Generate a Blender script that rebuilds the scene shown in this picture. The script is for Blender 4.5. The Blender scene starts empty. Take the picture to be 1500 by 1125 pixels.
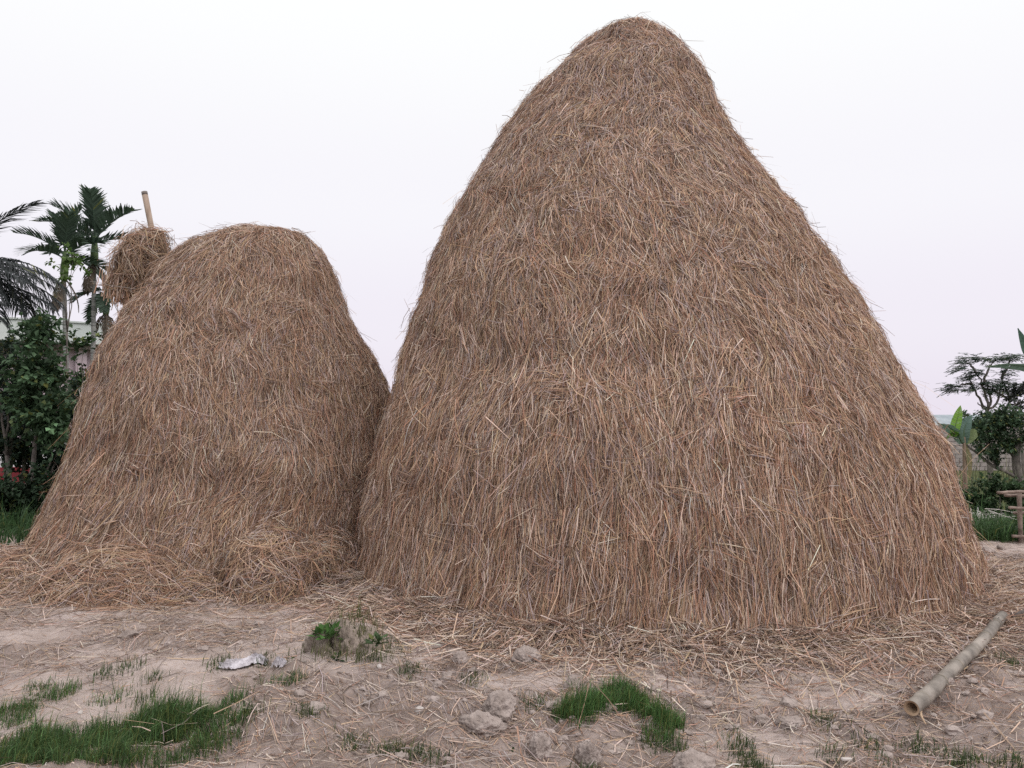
import bpy, bmesh, math
import numpy as np
from mathutils import Vector

R = math.radians
rng = np.random.default_rng(11)
SC = bpy.context.scene
COL = SC.collection

# ------------------------------------------------------------------ camera
EYE = 1.55
PITCH = math.atan(52.5 / 1150.0)
cam_d = bpy.data.cameras.new('camera')
cam_d.sensor_width = 36.0
cam_d.lens = 36.0 * 1150.0 / 1500.0
cam_d.clip_start = 0.05
cam_d.clip_end = 3000.0
cam = bpy.data.objects.new('camera', cam_d)
COL.objects.link(cam)
cam.location = (0, 0, EYE)
cam.rotation_euler = (math.pi / 2 + PITCH, 0, 0)
SC.camera = cam

# ------------------------------------------------------------------ sky (dull, bright overcast at dusk)
SUN_EL, SUN_AZ = R(48), R(125)      # azimuth measured clockwise from +Y (view direction)
world = bpy.data.worlds.new('World')
SC.world = world
world.use_nodes = True
nt = world.node_tree
nt.nodes.clear()
n_out = nt.nodes.new('ShaderNodeOutputWorld')
n_sky = nt.nodes.new('ShaderNodeTexSky')
n_sky.sky_type = 'NISHITA'
n_sky.sun_disc = False
n_sky.sun_elevation = SUN_EL
n_sky.sun_rotation = SUN_AZ
n_sky.dust_density = 4.0
n_bg1 = nt.nodes.new('ShaderNodeBackground')
n_bg1.inputs['Strength'].default_value = 0.08
nt.links.new(n_sky.outputs['Color'], n_bg1.inputs['Color'])
n_tc = nt.nodes.new('ShaderNodeTexCoord')
n_sep = nt.nodes.new('ShaderNodeSeparateXYZ')
nt.links.new(n_tc.outputs['Generated'], n_sep.inputs[0])
n_ramp = nt.nodes.new('ShaderNodeValToRGB')
nt.links.new(n_sep.outputs['Z'], n_ramp.inputs['Fac'])
cr = n_ramp.color_ramp
cr.interpolation = 'EASE'
stops = [(0.0, (0.445, 0.412, 0.465)), (0.12, (0.468, 0.447, 0.488)), (0.27, (0.497, 0.490, 0.512)),
         (0.50, (0.532, 0.537, 0.534)), (1.0, (0.92, 0.91, 0.905))]
cr.elements[0].position = stops[0][0]; cr.elements[0].color = (*stops[0][1], 1)
cr.elements[1].position = stops[-1][0]; cr.elements[1].color = (*stops[-1][1], 1)
for p, c in stops[1:-1]:
    e = cr.elements.new(p); e.color = (*c, 1)
n_bg2 = nt.nodes.new('ShaderNodeBackground')
n_bg2.inputs['Strength'].default_value = 2.0
nt.links.new(n_ramp.outputs['Color'], n_bg2.inputs['Color'])
n_mix = nt.nodes.new('ShaderNodeMixShader')
n_mix.inputs['Fac'].default_value = 0.93          # thick cloud veil over the clear sky
nt.links.new(n_bg1.outputs[0], n_mix.inputs[1])
nt.links.new(n_bg2.outputs[0], n_mix.inputs[2])
nt.links.new(n_mix.outputs[0], n_out.inputs['Surface'])

sun_d = bpy.data.lights.new('sun', 'SUN')
sun_d.energy = 1.3
sun_d.angle = R(35)
sun_d.color = (1.0, 0.93, 0.88)
sun = bpy.data.objects.new('sun', sun_d)
COL.objects.link(sun)
_d = Vector((math.sin(SUN_AZ) * math.cos(SUN_EL), math.cos(SUN_AZ) * math.cos(SUN_EL), math.sin(SUN_EL)))
sun.rotation_euler = _d.to_track_quat('Z', 'Y').to_euler()
sun.location = _d * 60

SC.view_settings.view_transform = 'Standard'
SC.view_settings.look = 'None'
SC.view_settings.exposure = 0.0
SC.view_settings.gamma = 1.0
SC.view_settings.use_curve_mapping = False
SC.render.engine = 'CYCLES'
SC.cycles.use_denoising = False
SC.cycles.max_bounces = 6
SC.cycles.diffuse_bounces = 4
SC.cycles.glossy_bounces = 2
SC.cycles.transmission_bounces = 3
SC.cycles.use_adaptive_sampling = False

# ------------------------------------------------------------------ small helpers
_c, _s = math.cos(PITCH), math.sin(PITCH)

def ray(px, py):
    a = (px - 750) / 1150.0; b = (562.5 - py) / 1150.0
    return a, _c - b * _s, _s + b * _c

def on_ground(px, py, z=0.0):
    dx, dy, dz = ray(px, py); t = (z - EYE) / dz
    return dx * t, dy * t

def at(px, py, Y):
    dx, dy, dz = ray(px, py); t = Y / dy
    return Vector((dx * t, Y, EYE + dz * t))

def smooth(a, b, x):
    t = np.clip((x - a) / (b - a), 0, 1)
    return t * t * (3 - 2 * t)

def _hash(ix, iy, iz, seed):
    h = (ix * 374761393 + iy * 668265263 + iz * 2147483647 + seed * 974711) & 0xFFFFFFFF
    h = ((h ^ (h >> 13)) * 1274126177) & 0xFFFFFFFF
    h = ((h ^ (h >> 16)) * 2246822519) & 0xFFFFFFFF
    return ((h ^ (h >> 15)) & 0xFFFFFF) / float(0xFFFFFF)

def vnoise(p, seed=0):
    """value noise in -1..1; p (...,3)"""
    p = np.asarray(p, float)
    i = np.floor(p).astype(np.int64); f = p - i
    f = f * f * (3 - 2 * f)
    out = 0
    for dx in (0, 1):
        wx = f[..., 0] if dx else 1 - f[..., 0]
        for dy in (0, 1):
            wy = f[..., 1] if dy else 1 - f[..., 1]
            for dz in (0, 1):
                wz = f[..., 2] if dz else 1 - f[..., 2]
                out = out + wx * wy * wz * _hash(i[..., 0] + dx, i[..., 1] + dy, i[..., 2] + dz, seed)
    return out * 2 - 1

def fbm(p, seed=0, octv=3):
    a, s, o = 1.0, 0.0, 0.0
    p = np.asarray(p, float)
    for k in range(octv):
        o = o + a * vnoise(p * 2.03 ** k, seed + 31 * k); s += a; a *= 0.5
    return o / s

def p3(x, y, z=None):
    return np.stack([x, y, np.zeros_like(x) if z is None else z], -1)

# ------------------------------------------------------------------ materials
def principled(name, rough=0.8, spec=0.25):
    m = bpy.data.materials.new(name); m.use_nodes = True
    b = m.node_tree.nodes['Principled BSDF']
    b.inputs['Roughness'].default_value = rough
    b.inputs['Specular IOR Level'].default_value = spec
    return m, m.node_tree, b

def noise_mat(name, c1, c2, scale=8.0, rough=0.85, bump=0.0, bscale=40.0, spec=0.2, stretch=None, lo=0.35, hi=0.65, dist=0.02):
    m, t, b = principled(name, rough, spec)
    tc = t.nodes.new('ShaderNodeTexCoord')
    vec = tc.outputs['Object']
    if stretch:
        mp = t.nodes.new('ShaderNodeMapping'); mp.inputs['Scale'].default_value = stretch
        t.links.new(vec, mp.inputs['Vector']); vec = mp.outputs['Vector']
    n = t.nodes.new('ShaderNodeTexNoise'); n.inputs['Scale'].default_value = scale; n.inputs['Detail'].default_value = 6
    t.links.new(vec, n.inputs['Vector'])
    r = t.nodes.new('ShaderNodeValToRGB')
    r.color_ramp.elements[0].position = lo; r.color_ramp.elements[0].color = (*c1, 1)
    r.color_ramp.elements[1].position = hi; r.color_ramp.elements[1].color = (*c2, 1)
    t.links.new(n.outputs['Fac'], r.inputs['Fac'])
    t.links.new(r.outputs['Color'], b.inputs['Base Color'])
    if bump:
        n2 = t.nodes.new('ShaderNodeTexNoise'); n2.inputs['Scale'].default_value = bscale; n2.inputs['Detail'].default_value = 8
        t.links.new(vec, n2.inputs['Vector'])
        bp = t.nodes.new('ShaderNodeBump'); bp.inputs['Strength'].default_value = bump; bp.inputs['Distance'].default_value = dist
        t.links.new(n2.outputs['Fac'], bp.inputs['Height'])
        t.links.new(bp.outputs['Normal'], b.inputs['Normal'])
    return m

def attr_mat(name, rough=0.75, spec=0.2, transl=0.0):
    """colour of each straw / blade / leaf comes with the piece itself"""
    m, t, b = principled(name, rough, spec)
    a = t.nodes.new('ShaderNodeAttribute'); a.attribute_name = 'Col'
    t.links.new(a.outputs['Color'], b.inputs['Base Color'])
    if transl:
        tr = t.nodes.new('ShaderNodeBsdfTranslucent'); t.links.new(a.outputs['Color'], tr.inputs['Color'])
        mx = t.nodes.new('ShaderNodeMixShader'); mx.inputs['Fac'].default_value = transl
        out = t.nodes['Material Output']
        t.links.new(b.outputs[0], mx.inputs[1]); t.links.new(tr.outputs[0], mx.inputs[2])
        t.links.new(mx.outputs[0], out.inputs['Surface'])
    return m

M = {}
M['straw'] = attr_mat('dry straw', 0.7, 0.25, 0.06)
M['leaf'] = attr_mat('leaf', 0.55, 0.22, 0.25)
M['grass'] = attr_mat('grass blade', 0.55, 0.3, 0.25)
M['core'] = noise_mat('packed straw', (0.10, 0.06, 0.04), (0.22, 0.135, 0.09), 30, 0.95, 0.8, 60, 0.1, (1, 1, 0.25))
M['clod'] = noise_mat('dry clay clod', (0.25, 0.205, 0.185), (0.42, 0.355, 0.33), 9, 0.95, 0.9, 55, 0.1)
M['mud'] = noise_mat('grey bank clay', (0.20, 0.165, 0.14), (0.35, 0.29, 0.25), 8, 0.95, 0.9, 40, 0.1)
M['mossbark'] = noise_mat('dark mossy bark', (0.045, 0.045, 0.035), (0.12, 0.11, 0.09), 14, 0.9, 0.6, 30, 0.1, (1, 1, 0.3))
M['bark'] = noise_mat('grey bark', (0.10, 0.085, 0.08), (0.23, 0.20, 0.185), 14, 0.9, 0.6, 30, 0.15, (1, 1, 0.3))
M['palmbark'] = noise_mat('palm trunk', (0.15, 0.15, 0.15), (0.30, 0.30, 0.29), 10, 0.9, 0.5, 20, 0.15, (0.4, 0.4, 3))
M['greenshaft'] = noise_mat('palm crownshaft', (0.07, 0.11, 0.05), (0.12, 0.17, 0.07), 8, 0.6)
M['drysheath'] = noise_mat('dry palm sheath', (0.16, 0.11, 0.08), (0.30, 0.22, 0.17), 12, 0.9, 0.5, 30, 0.15, (3, 3, 0.5))
M['bamboo'] = noise_mat('weathered bamboo', (0.13, 0.113, 0.098), (0.34, 0.30, 0.265), 6, 0.6, 0.35, 60, 0.3, (1, 1, 1), 0.34, 0.66)
M['bamboo_node'] = noise_mat('bamboo node ring', (0.14, 0.12, 0.095), (0.30, 0.26, 0.21), 20, 0.7, 0.3, 60)
M['bamboo_in'] = noise_mat('bamboo cut and inside', (0.30, 0.20, 0.13), (0.45, 0.33, 0.23), 20, 0.85)
M['wood'] = noise_mat('dry pole wood', (0.26, 0.19, 0.15), (0.42, 0.33, 0.27), 9, 0.85, 0.5, 30, 0.15, (1, 1, 0.2))
M['fencewood'] = noise_mat('fence bamboo', (0.15, 0.11, 0.095), (0.33, 0.26, 0.225), 9, 0.8, 0.4, 30, 0.15)
M['parapet'] = noise_mat('white painted concrete', (0.50, 0.54, 0.54), (0.62, 0.65, 0.65), 1.2, 0.85, 0.2, 30)
M['lilac'] = noise_mat('pale pink plaster', (0.46, 0.37, 0.42), (0.58, 0.48, 0.53), 1.0, 0.9, 0.2, 30)
M['ledge'] = noise_mat('stained roof ledge', (0.10, 0.08, 0.075), (0.22, 0.18, 0.17), 3, 0.9)
M['redpaint'] = noise_mat('red painted plinth', (0.16, 0.022, 0.03), (0.24, 0.035, 0.045), 3, 0.7)
M['whitepaint'] = noise_mat('white painted band', (0.60, 0.58, 0.62), (0.72, 0.70, 0.74), 3, 0.8)
M['glass'] = noise_mat('dark window pane', (0.02, 0.022, 0.025), (0.04, 0.042, 0.045), 2, 0.15, spec=0.5)
M['block'] = noise_mat('concrete block', (0.24, 0.21, 0.20), (0.36, 0.32, 0.31), 2.5, 0.95, 0.5, 30)
M['mortar'] = noise_mat('mortar', (0.15, 0.135, 0.13), (0.21, 0.19, 0.18), 8, 0.95)
M['tin'] = noise_mat('grey tin roof', (0.24, 0.28, 0.31), (0.34, 0.38, 0.41), 2, 0.6)
M['rag'] = noise_mat('dusty white plastic sheet', (0.30, 0.275, 0.29), (0.56, 0.53, 0.57), 14, 0.6, 0.6, 60)
M['pebble'] = noise_mat('pale pebble', (0.40, 0.36, 0.34), (0.58, 0.54, 0.52), 9, 0.9, 0.4, 60)

# ------------------------------------------------------------------ object helpers
def link(name, me, mat=None, parent=None):
    o = bpy.data.objects.new(name, me)
    COL.objects.link(o)
    if mat is not None and me is not None and not me.materials:
        me.materials.append(mat)
    if parent is not None:
        o.parent = parent
    return o

def tag(o, label=None, cat=None, group=None, kind=None):
    if label: o['label'] = label
    if cat: o['category'] = cat
    if group: o['group'] = group
    if kind: o['kind'] = kind
    return o

def empty(name, loc, label, cat, group=None):
    o = bpy.data.objects.new(name, None)
    o.empty_display_size = 0.2
    COL.objects.link(o)
    o.location = loc
    return tag(o, label, cat, group)

def np_mesh(name, V, F, col=None, flat=True):
    """V (n,3), F (m,k) faces of equal size"""
    V = np.ascontiguousarray(V, dtype=np.float32).reshape(-1, 3)
    F = np.ascontiguousarray(F, dtype=np.int32)
    me = bpy.data.meshes.new(name)
    me.vertices.add(len(V)); me.vertices.foreach_set('co', V.ravel())
    k = F.shape[1]
    me.loops.add(F.size); me.loops.foreach_set('vertex_index', F.ravel())
    me.polygons.add(len(F))
    me.polygons.foreach_set('loop_start', np.arange(0, F.size, k, dtype=np.int32))
    if col is not None:
        a = me.attributes.new('Col', 'FLOAT_COLOR', 'POINT')
        c4 = np.ones((len(V), 4), np.float32); c4[:, :3] = col
        a.data.foreach_set('color', c4.ravel())
    me.update(calc_edges=True)
    me.polygons.foreach_set('use_smooth', np.full(len(F), not flat))
    return me

def ribbons(name, P, S, col, mat, parent=None, loc=(0, 0, 0)):
    """n thin strips: P (n,k,3) centre line, S (n,k,3) half-width vectors, col (n,3)"""
    n, k, _ = P.shape
    V = np.stack([P - S, P + S], 2) - np.asarray(loc, float)          # n,k,2,3
    idx = np.arange(n * k * 2).reshape(n, k, 2)
    F = np.stack([idx[:, :-1, 0], idx[:, :-1, 1], idx[:, 1:, 1], idx[:, 1:, 0]], -1).reshape(-1, 4)
    C = np.repeat(col[:, None, :], k * 2, 1).reshape(-1, 3)
    return link(name, np_mesh(name, V, F, C), mat, parent)

def norm(v):
    return v / np.maximum(np.linalg.norm(v, axis=-1, keepdims=True), 1e-9)

def tube_data(pts, rad, seg=8, cap=True):
    pts = np.asarray(pts, float); rad = np.asarray(rad, float) * np.ones(len(pts))
    T = norm(np.gradient(pts, axis=0))
    ref = np.array([0, 0, 1.0]) if abs(T[0][2]) < 0.8 else np.array([1.0, 0, 0])
    A = norm(np.cross(T, ref)); B = np.cross(T, A)
    th = np.linspace(0, 2 * np.pi, seg, endpoint=False)
    V = pts[:, None] + rad[:, None, None] * (np.cos(th)[None, :, None] * A[:, None] + np.sin(th)[None, :, None] * B[:, None])
    n = len(pts)
    idx = np.arange(n * seg).reshape(n, seg)
    nx = np.roll(idx, -1, 1)
    F = np.stack([idx[:-1], nx[:-1], nx[1:], idx[1:]], -1).reshape(-1, 4)
    V = V.reshape(-1, 3)
    if cap:
        V = np.vstack([V, pts[0], pts[-1]])
        a, b = n * seg, n * seg + 1
        F = np.vstack([F, np.stack([nx[0], idx[0], np.full(seg, a), np.full(seg, a)], -1)[:, [0, 1, 2, 2]][:0]]) if False else F
        fc = [(int(nx[0][j]), int(idx[0][j]), a) for j in range(seg)] + [(int(idx[-1][j]), int(nx[-1][j]), b) for j in range(seg)]
        return V, F, fc
    return V, F, []

def join_tubes(name, tubes, mat, parent=None, seg=8, loc=(0, 0, 0)):
    Vs, Fs, off = [], [], 0
    for pts, rad in tubes:
        V, F, fc = tube_data(pts, rad, seg)
        Vs.append(V); Fs += (F + off).tolist(); Fs += [tuple(i + off for i in q) for q in fc]
        off += len(V)
    me = bpy.data.meshes.new(name)
    me.from_pydata((np.vstack(Vs) - np.asarray(loc, float)).tolist(), [], Fs)
    me.polygons.foreach_set('use_smooth', np.ones(len(me.polygons), bool))
    me.update()
    return link(name, me, mat, parent)

def box_mesh(name, sx, sy, sz, bevel=0.0):
    bm = bmesh.new(); bmesh.ops.create_cube(bm, size=1.0)
    bmesh.ops.scale(bm, vec=(sx, sy, sz), verts=bm.verts)
    if bevel:
        bmesh.ops.bevel(bm, geom=bm.edges[:], offset=bevel, segments=1, affect='EDGES')
    me = bpy.data.meshes.new(name); bm.to_mesh(me); bm.free()
    return me

def box(name, cx, cy, cz, sx, sy, sz, mat, parent=None, bevel=0.0):
    o = link(name, box_mesh(name, sx, sy, sz, bevel), mat, parent); o.location = (cx, cy, cz)
    return o

# ------------------------------------------------------------------ the ground
BIG = dict(cx=1.46, cy=8.70, r=3.20)
LEFT = dict(cx=-3.40, cy=9.30, r=2.19)

def stack_dist(x, y):
    d1 = np.hypot(x - BIG['cx'], y - BIG['cy']) - BIG['r']
    d2 = np.hypot(x - LEFT['cx'], y - LEFT['cy']) - LEFT['r']
    return np.minimum(d1, d2), d1, d2

def dust_mask(x, y):
    """smooth trodden dust (1) against rough crumbly soil (0)"""
    n = fbm(p3(x * 1.5 + 3.1, y * 2.6), 5, 3)
    return smooth(-0.16, 0.22, n)

def gz(x, y, fine=True):
    x = np.asarray(x, float); y = np.asarray(y, float)
    d, _, _ = stack_dist(x, y)
    near = 1 - smooth(9.5, 14, y)
    z = 0.045 * fbm(p3(x * 0.9, y * 0.9), 1, 3) * near
    z = z - 0.07 * (1 - smooth(3.9, 5.3, y))                       # the yard dips towards the viewer
    z = z + 0.05 * np.exp(-((x + 1.15) / 0.75) ** 2 - ((y - 6.0) / 0.9) ** 2)   # low bank between the stacks
    drop = np.maximum(smooth(10.6, 15.5, y) * smooth(3.0, 5.0, x), smooth(11.0, 16.0, y))
    z = z - 0.9 * drop
    md = np.exp(-(np.abs((x + 1.09) / 0.24) ** 3.0) - np.abs((y - 5.36) / 0.28) ** 3.0)      # small cracked earth mound
    z = z + md * (0.11 + (0.05 * fbm(p3(x * 6, y * 6), 33, 3) if fine else 0))
    if fine:
        z = z + near * 0.035 * fbm(p3(x * 2.8, y * 3.6), 27, 3)
        m = dust_mask(x, y)
        rough = (1 - 0.8 * m) * near
        z = z + 0.035 * np.abs(fbm(p3(x * 3.3, y * 3.3), 21, 2)) * (0.4 + rough)
        z = z + rough * (0.034 * fbm(p3(x * 8, y * 8), 2, 2) + 0.018 * fbm(p3(x * 18, y * 18), 3, 1)) + near * 0.006 * fbm(p3(x * 14, y * 14), 4, 2)
        z = z + near * 0.022 * np.maximum(0, vnoise(p3(x * 5.5, y * 7.5), 8)) ** 2 * m
    return z

def axis(a, b, step, far, start):
    mid = list(np.arange(a, b + 1e-6, step))
    up, v, s = [], b, step
    while v < far[1]:
        s *= 1.16; v += s; up.append(v)
    dn, v, s = [], a, step
    while v > far[0]:
        s *= 1.16; v -= s; dn.append(v)
    return np.array(dn[::-1] + mid + up)

gx = axis(-4.2, 4.6, 0.03, (-900, 900), 0)
gy = axis(3.1, 6.9, 0.03, (-60, 1500), 0)
GX, GY = np.meshgrid(gx, gy, indexing='ij')
GZ = gz(GX, GY)
nxg, nyg = GX.shape
idx = np.arange(nxg * nyg).reshape(nxg, nyg)
F = np.stack([idx[:-1, :-1], idx[1:, :-1], idx[1:, 1:], idx[:-1, 1:]], -1).reshape(-1, 4)
gm = np_mesh('ground', np.stack([GX, GY, GZ], -1), F, None, flat=False)
a = gm.attributes.new('dust', 'FLOAT', 'POINT')
a.data.foreach_set('value', dust_mask(GX, GY).astype(np.float32).ravel())
a = gm.attributes.new('green', 'FLOAT', 'POINT')
a.data.foreach_set('value', np.maximum(smooth(10.2, 11.4, GY + 0.4 * fbm(p3(GX, GY), 9, 2)), smooth(6.5, 8, np.abs(GX))).astype(np.float32).ravel())

m, t, b = principled('dusty yard soil', 0.95, 0.08)
tc = t.nodes.new('ShaderNodeTexCoord')
def tn(scale, detail=6, rough=0.6):
    n = t.nodes.new('ShaderNodeTexNoise'); n.inputs['Scale'].default_value = scale
    n.inputs['Detail'].default_value = detail; n.inputs['Roughness'].default_value = rough
    t.links.new(tc.outputs['Object'], n.inputs['Vector']); return n
def ramp(src, p0, c0, p1, c1):
    r = t.nodes.new('ShaderNodeValToRGB')
    r.color_ramp.elements[0].position = p0; r.color_ramp.elements[0].color = (*c0, 1)
    r.color_ramp.elements[1].position = p1; r.color_ramp.elements[1].color = (*c1, 1)
    t.links.new(src, r.inputs['Fac']); return r
def mixc(fac, a_, b_):
    mx = t.nodes.new('ShaderNodeMix'); mx.data_type = 'RGBA'
    t.links.new(fac, mx.inputs[0]); t.links.new(a_, mx.inputs[6]); t.links.new(b_, mx.inputs[7]); return mx.outputs[2]
soil = ramp(tn(9, 9, 0.7).outputs['Fac'], 0.30, (0.165, 0.13, 0.117), 0.70, (0.37, 0.302, 0.28))
dustc = ramp(tn(4.5, 9, 0.68).outputs['Fac'], 0.33, (0.34, 0.278, 0.256), 0.70, (0.49, 0.415, 0.392))
ad = t.nodes.new('ShaderNodeAttribute'); ad.attribute_name = 'dust'
base = mixc(ad.outputs['Fac'], soil.outputs['Color'], dustc.outputs['Color'])
speck = ramp(tn(120, 3).outputs['Fac'], 0.54, (0, 0, 0), 0.70, (0.75, 0.75, 0.75))
chaff = t.nodes.new('ShaderNodeRGB'); chaff.outputs[0].default_value = (0.36, 0.24, 0.15, 1)
base = mixc(speck.outputs['Color'], base, chaff.outputs[0])
ag = t.nodes.new('ShaderNodeAttribute'); ag.attribute_name = 'green'
fieldc = ramp(tn(0.8).outputs['Fac'], 0.35, (0.055, 0.075, 0.03), 0.7, (0.12, 0.13, 0.06))
base = mixc(ag.outputs['Fac'], base, fieldc.outputs['Color'])
t.links.new(base, b.inputs['Base Color'])
bp = t.nodes.new('ShaderNodeBump'); bp.inputs['Strength'].default_value = 1.0; bp.inputs['Distance'].default_value = 0.014
t.links.new(tn(38, 10, 0.78).outputs['Fac'], bp.inputs['Height']); t.links.new(bp.outputs['Normal'], b.inputs['Normal'])
M['ground'] = m
tag(link('ground', gm, m), 'dusty trodden yard soil with rough crumbly patches', None, None, 'structure')

# ------------------------------------------------------------------ straw colours
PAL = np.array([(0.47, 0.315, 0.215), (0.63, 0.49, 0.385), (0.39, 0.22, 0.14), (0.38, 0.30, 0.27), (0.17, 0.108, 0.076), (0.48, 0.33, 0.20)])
def straw_colors(pts, seed, grey=0.0, pale=0.0):
    n = len(pts)
    patch = fbm(pts * 2.2, seed, 2); patch2 = fbm(pts * 0.7, seed + 7, 2)
    w = np.tile(np.array([0.28, 0.16, 0.17, 0.11, 0.17, 0.14]), (n, 1))
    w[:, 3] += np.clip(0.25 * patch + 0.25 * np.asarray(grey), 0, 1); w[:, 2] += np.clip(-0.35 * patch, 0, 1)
    w[:, 1] += np.clip(0.2 * patch2, 0, 1) + pale; w[:, 5] += np.clip(-0.2 * patch2, 0, 1)
    w = np.cumsum(w, 1); w /= w[:, -1:]
    k = (rng.random((n, 1)) > w).sum(1)
    c = PAL[np.clip(k, 0, 5)] * np.array([1.00, 1.01, 1.075]) * np.exp(rng.normal(0, 0.16, (n, 1))) * (1 + rng.normal(0, 0.03, (n, 3)))
    return np.clip(c, 0.02, 0.75)

# ------------------------------------------------------------------ haystacks and heaps
class Mound:
    """a closed lathe-like surface with drifting elliptical rings, rough by noise, and straws laid over it"""
    def __init__(self, z, cx, cy, rx, ry, rows=150, cols=260, seed=1, lump=0.05, tier=0.03, dents=()):
        z, cx, cy, rx, ry = [np.asarray(v, float) for v in (z, cx, cy, rx, ry)]
        s = np.concatenate([[0], np.cumsum(np.hypot(np.diff(z), np.diff(rx)))])
        q = np.linspace(s[-1], 0, rows)                         # row 0 = top
        f = lambda v: np.interp(q, s, v)
        Z, X, Y, RX, RY = f(z), f(cx), f(cy), f(rx), f(ry)
        k = np.array([1, 2, 3, 2, 1]) / 9.0
        sm = lambda v: np.convolve(np.pad(v, 2, mode='edge'), k, 'valid')
        X, Y, RX, RY, Zs = sm(X), sm(Y), sm(RX), sm(RY), sm(Z)
        self.th = np.linspace(0, 2 * np.pi, cols, endpoint=False)
        ct, st = np.cos(self.th), np.sin(self.th)
        P = np.stack([X[:, None] + RX[:, None] * ct, Y[:, None] + RY[:, None] * st, np.repeat(Zs[:, None], cols, 1)], -1)
        amp = np.minimum(1, np.minimum(RX, RY) / 0.6)[:, None]
        n = lump * fbm(P * 1.3, seed, 3) + 0.75 * lump * fbm(P * np.array([4.5, 4.5, 5.5]), seed + 3, 2) + 0.5 * lump * fbm(P * np.array([8.5, 8.5, 6.5]), seed + 4, 2)
        zz = P[..., 2] + 0.55 * fbm(P * 0.9, seed + 5, 3)
        saw = (zz * 1.9) % 1.0
        n = n + tier * (0.5 - saw) * (0.5 + 0.5 * vnoise(P * 1.1, seed + 9))
        rad = np.stack([np.broadcast_to(ct, n.shape), np.broadcast_to(st, n.shape), 0.3 * np.ones_like(n)], -1)
        for (dx, dz, dr, dd) in dents:                            # hollows pressed into the front
            n = n - dd * np.exp(-((P[..., 0] - dx) ** 2 + (P[..., 2] - dz) ** 2) / dr ** 2) * np.clip(-3 * st[None], 0, 1)
        P = P + rad * (n * amp)[..., None]
        self.P = P; self.rows, self.cols = rows, cols
        Pt = np.gradient(P, axis=0)
        Pth = (np.roll(P, -1, 1) - np.roll(P, 1, 1)) / 2
        self.lt = np.maximum(np.linalg.norm(Pt, axis=-1), 1e-4); self.lth = np.maximum(np.linalg.norm(Pth, axis=-1), 2e-3)
        N = norm(np.cross(Pth, -Pt)); c = P.mean((0, 1))
        if (N * (P - c)).sum() < 0: N = -N
        self.N = N; self.area = self.lt * self.lth
    def core(self, name, parent, loc, inset=0.0):
        P = self.P - self.N * inset - np.asarray(loc, float)
        idx = np.arange(self.rows * self.cols).reshape(self.rows, self.cols); nx = np.roll(idx, -1, 1)
        F = np.stack([idx[:-1], idx[1:], nx[1:], nx[:-1]], -1).reshape(-1, 4)
        V = np.vstack([P.reshape(-1, 3), P[0].mean(0)])
        tv = len(V) - 1
        cap = np.array([(tv, int(idx[0][j]), int(nx[0][j]), int(nx[0][j])) for j in range(self.cols)])
        me = bpy.data.meshes.new(name)
        me.from_pydata(V.tolist(), [], F.tolist() + [tuple(c[:3]) for c in cap.tolist()])
        me.polygons.foreach_set('use_smooth', np.ones(len(me.polygons), bool)); me.update()
        return link(name, me, M['core'], parent)
    def sample(self, G, t, h):
        t = np.clip(t, 0, self.rows - 1.001); i = np.floor(t).astype(int); ft = (t - i)[..., None]
        h = np.mod(h, self.cols); j = np.floor(h).astype(int) % self.cols; fh = (h - np.floor(h))[..., None]; j2 = (j + 1) % self.cols
        return (G[i, j] * (1 - ft) * (1 - fh) + G[i + 1, j] * ft * (1 - fh) + G[i, j2] * (1 - ft) * fh + G[i + 1, j2] * ft * fh)
    def pick(self, n, weight=None, seed_w=None):
        w = self.area.copy()
        if weight is not None: w = w * weight
        w[-1] = 0
        cw = np.cumsum(w.ravel()); k = np.searchsorted(cw, rng.random(n) * cw[-1])
        k = np.clip(k, 0, w.size - 1)
        return k // self.cols + rng.random(n), k % self.cols + rng.random(n)
    def straws(self, n, length, width, spread, wild, lift, weight=None, k=3, tufts=0.15, stick=0.02, flow=0.35, offset=0.0, align=None):
        """returns centre lines and half-width vectors"""
        nt_ = int(n * tufts); per = 30
        t, h = self.pick(n - nt_, weight)
        phi = np.zeros(n - nt_); grp = np.zeros(n - nt_); gl = np.zeros(n - nt_)
        if nt_ > per:
            tt, hh = self.pick(nt_ // per, weight)
            g = np.repeat(np.arange(len(tt)), per)
            ti, hi = np.clip(np.round(tt[g]).astype(int), 0, self.rows - 1), np.floor(hh[g]).astype(int) % self.cols
            sc = 0.045
            t2 = tt[g] + rng.normal(0, sc, len(g)) / self.lt[ti, hi]
            h2 = hh[g] + rng.normal(0, sc, len(g)) / self.lth[ti, hi]
            dirg = np.where(rng.random(len(tt)) < 0.72, rng.normal(0, 0.38, len(tt)), rng.normal(0, 1.3, len(tt)))[g]
            glift = (rng.random(len(tt)) ** 2 * 0.035)[g]
            t = np.concatenate([t, t2]); h = np.concatenate([h, h2])
            phi = np.concatenate([phi, dirg]); grp = np.concatenate([grp, np.ones(len(g))]); gl = np.concatenate([gl, glift])
        n = len(t)
        t = np.clip(t, 0, self.rows - 2); ti = np.floor(t).astype(int); hi = np.floor(h).astype(int) % self.cols
        p0 = self.sample(self.P, t, h)
        fl = flow * (fbm(p0 * 2.6, 40, 2) + 0.8 * fbm(p0 * 7.0, 44, 2)) * 2.0
        sp = spread * np.ones(n)
        if align is not None:
            al = align(p0); sp = sp * al; fl = fl * al
        phi = phi + fl + rng.normal(0, 1, n) * sp * np.where(grp > 0, 0.55, 1.0)
        wl = rng.random(n) < wild * (1 if align is None else np.clip(al, 0.35, 1.5))
        phi = np.where(wl, rng.uniform(-np.pi, np.pi, n), phi)
        L = length * np.exp(np.clip(rng.normal(0, 0.35, n), -1, 0.6))
        if align is not None: L = L * np.clip(1.55 - 0.55 * al, 0.7, 1.5)
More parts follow.
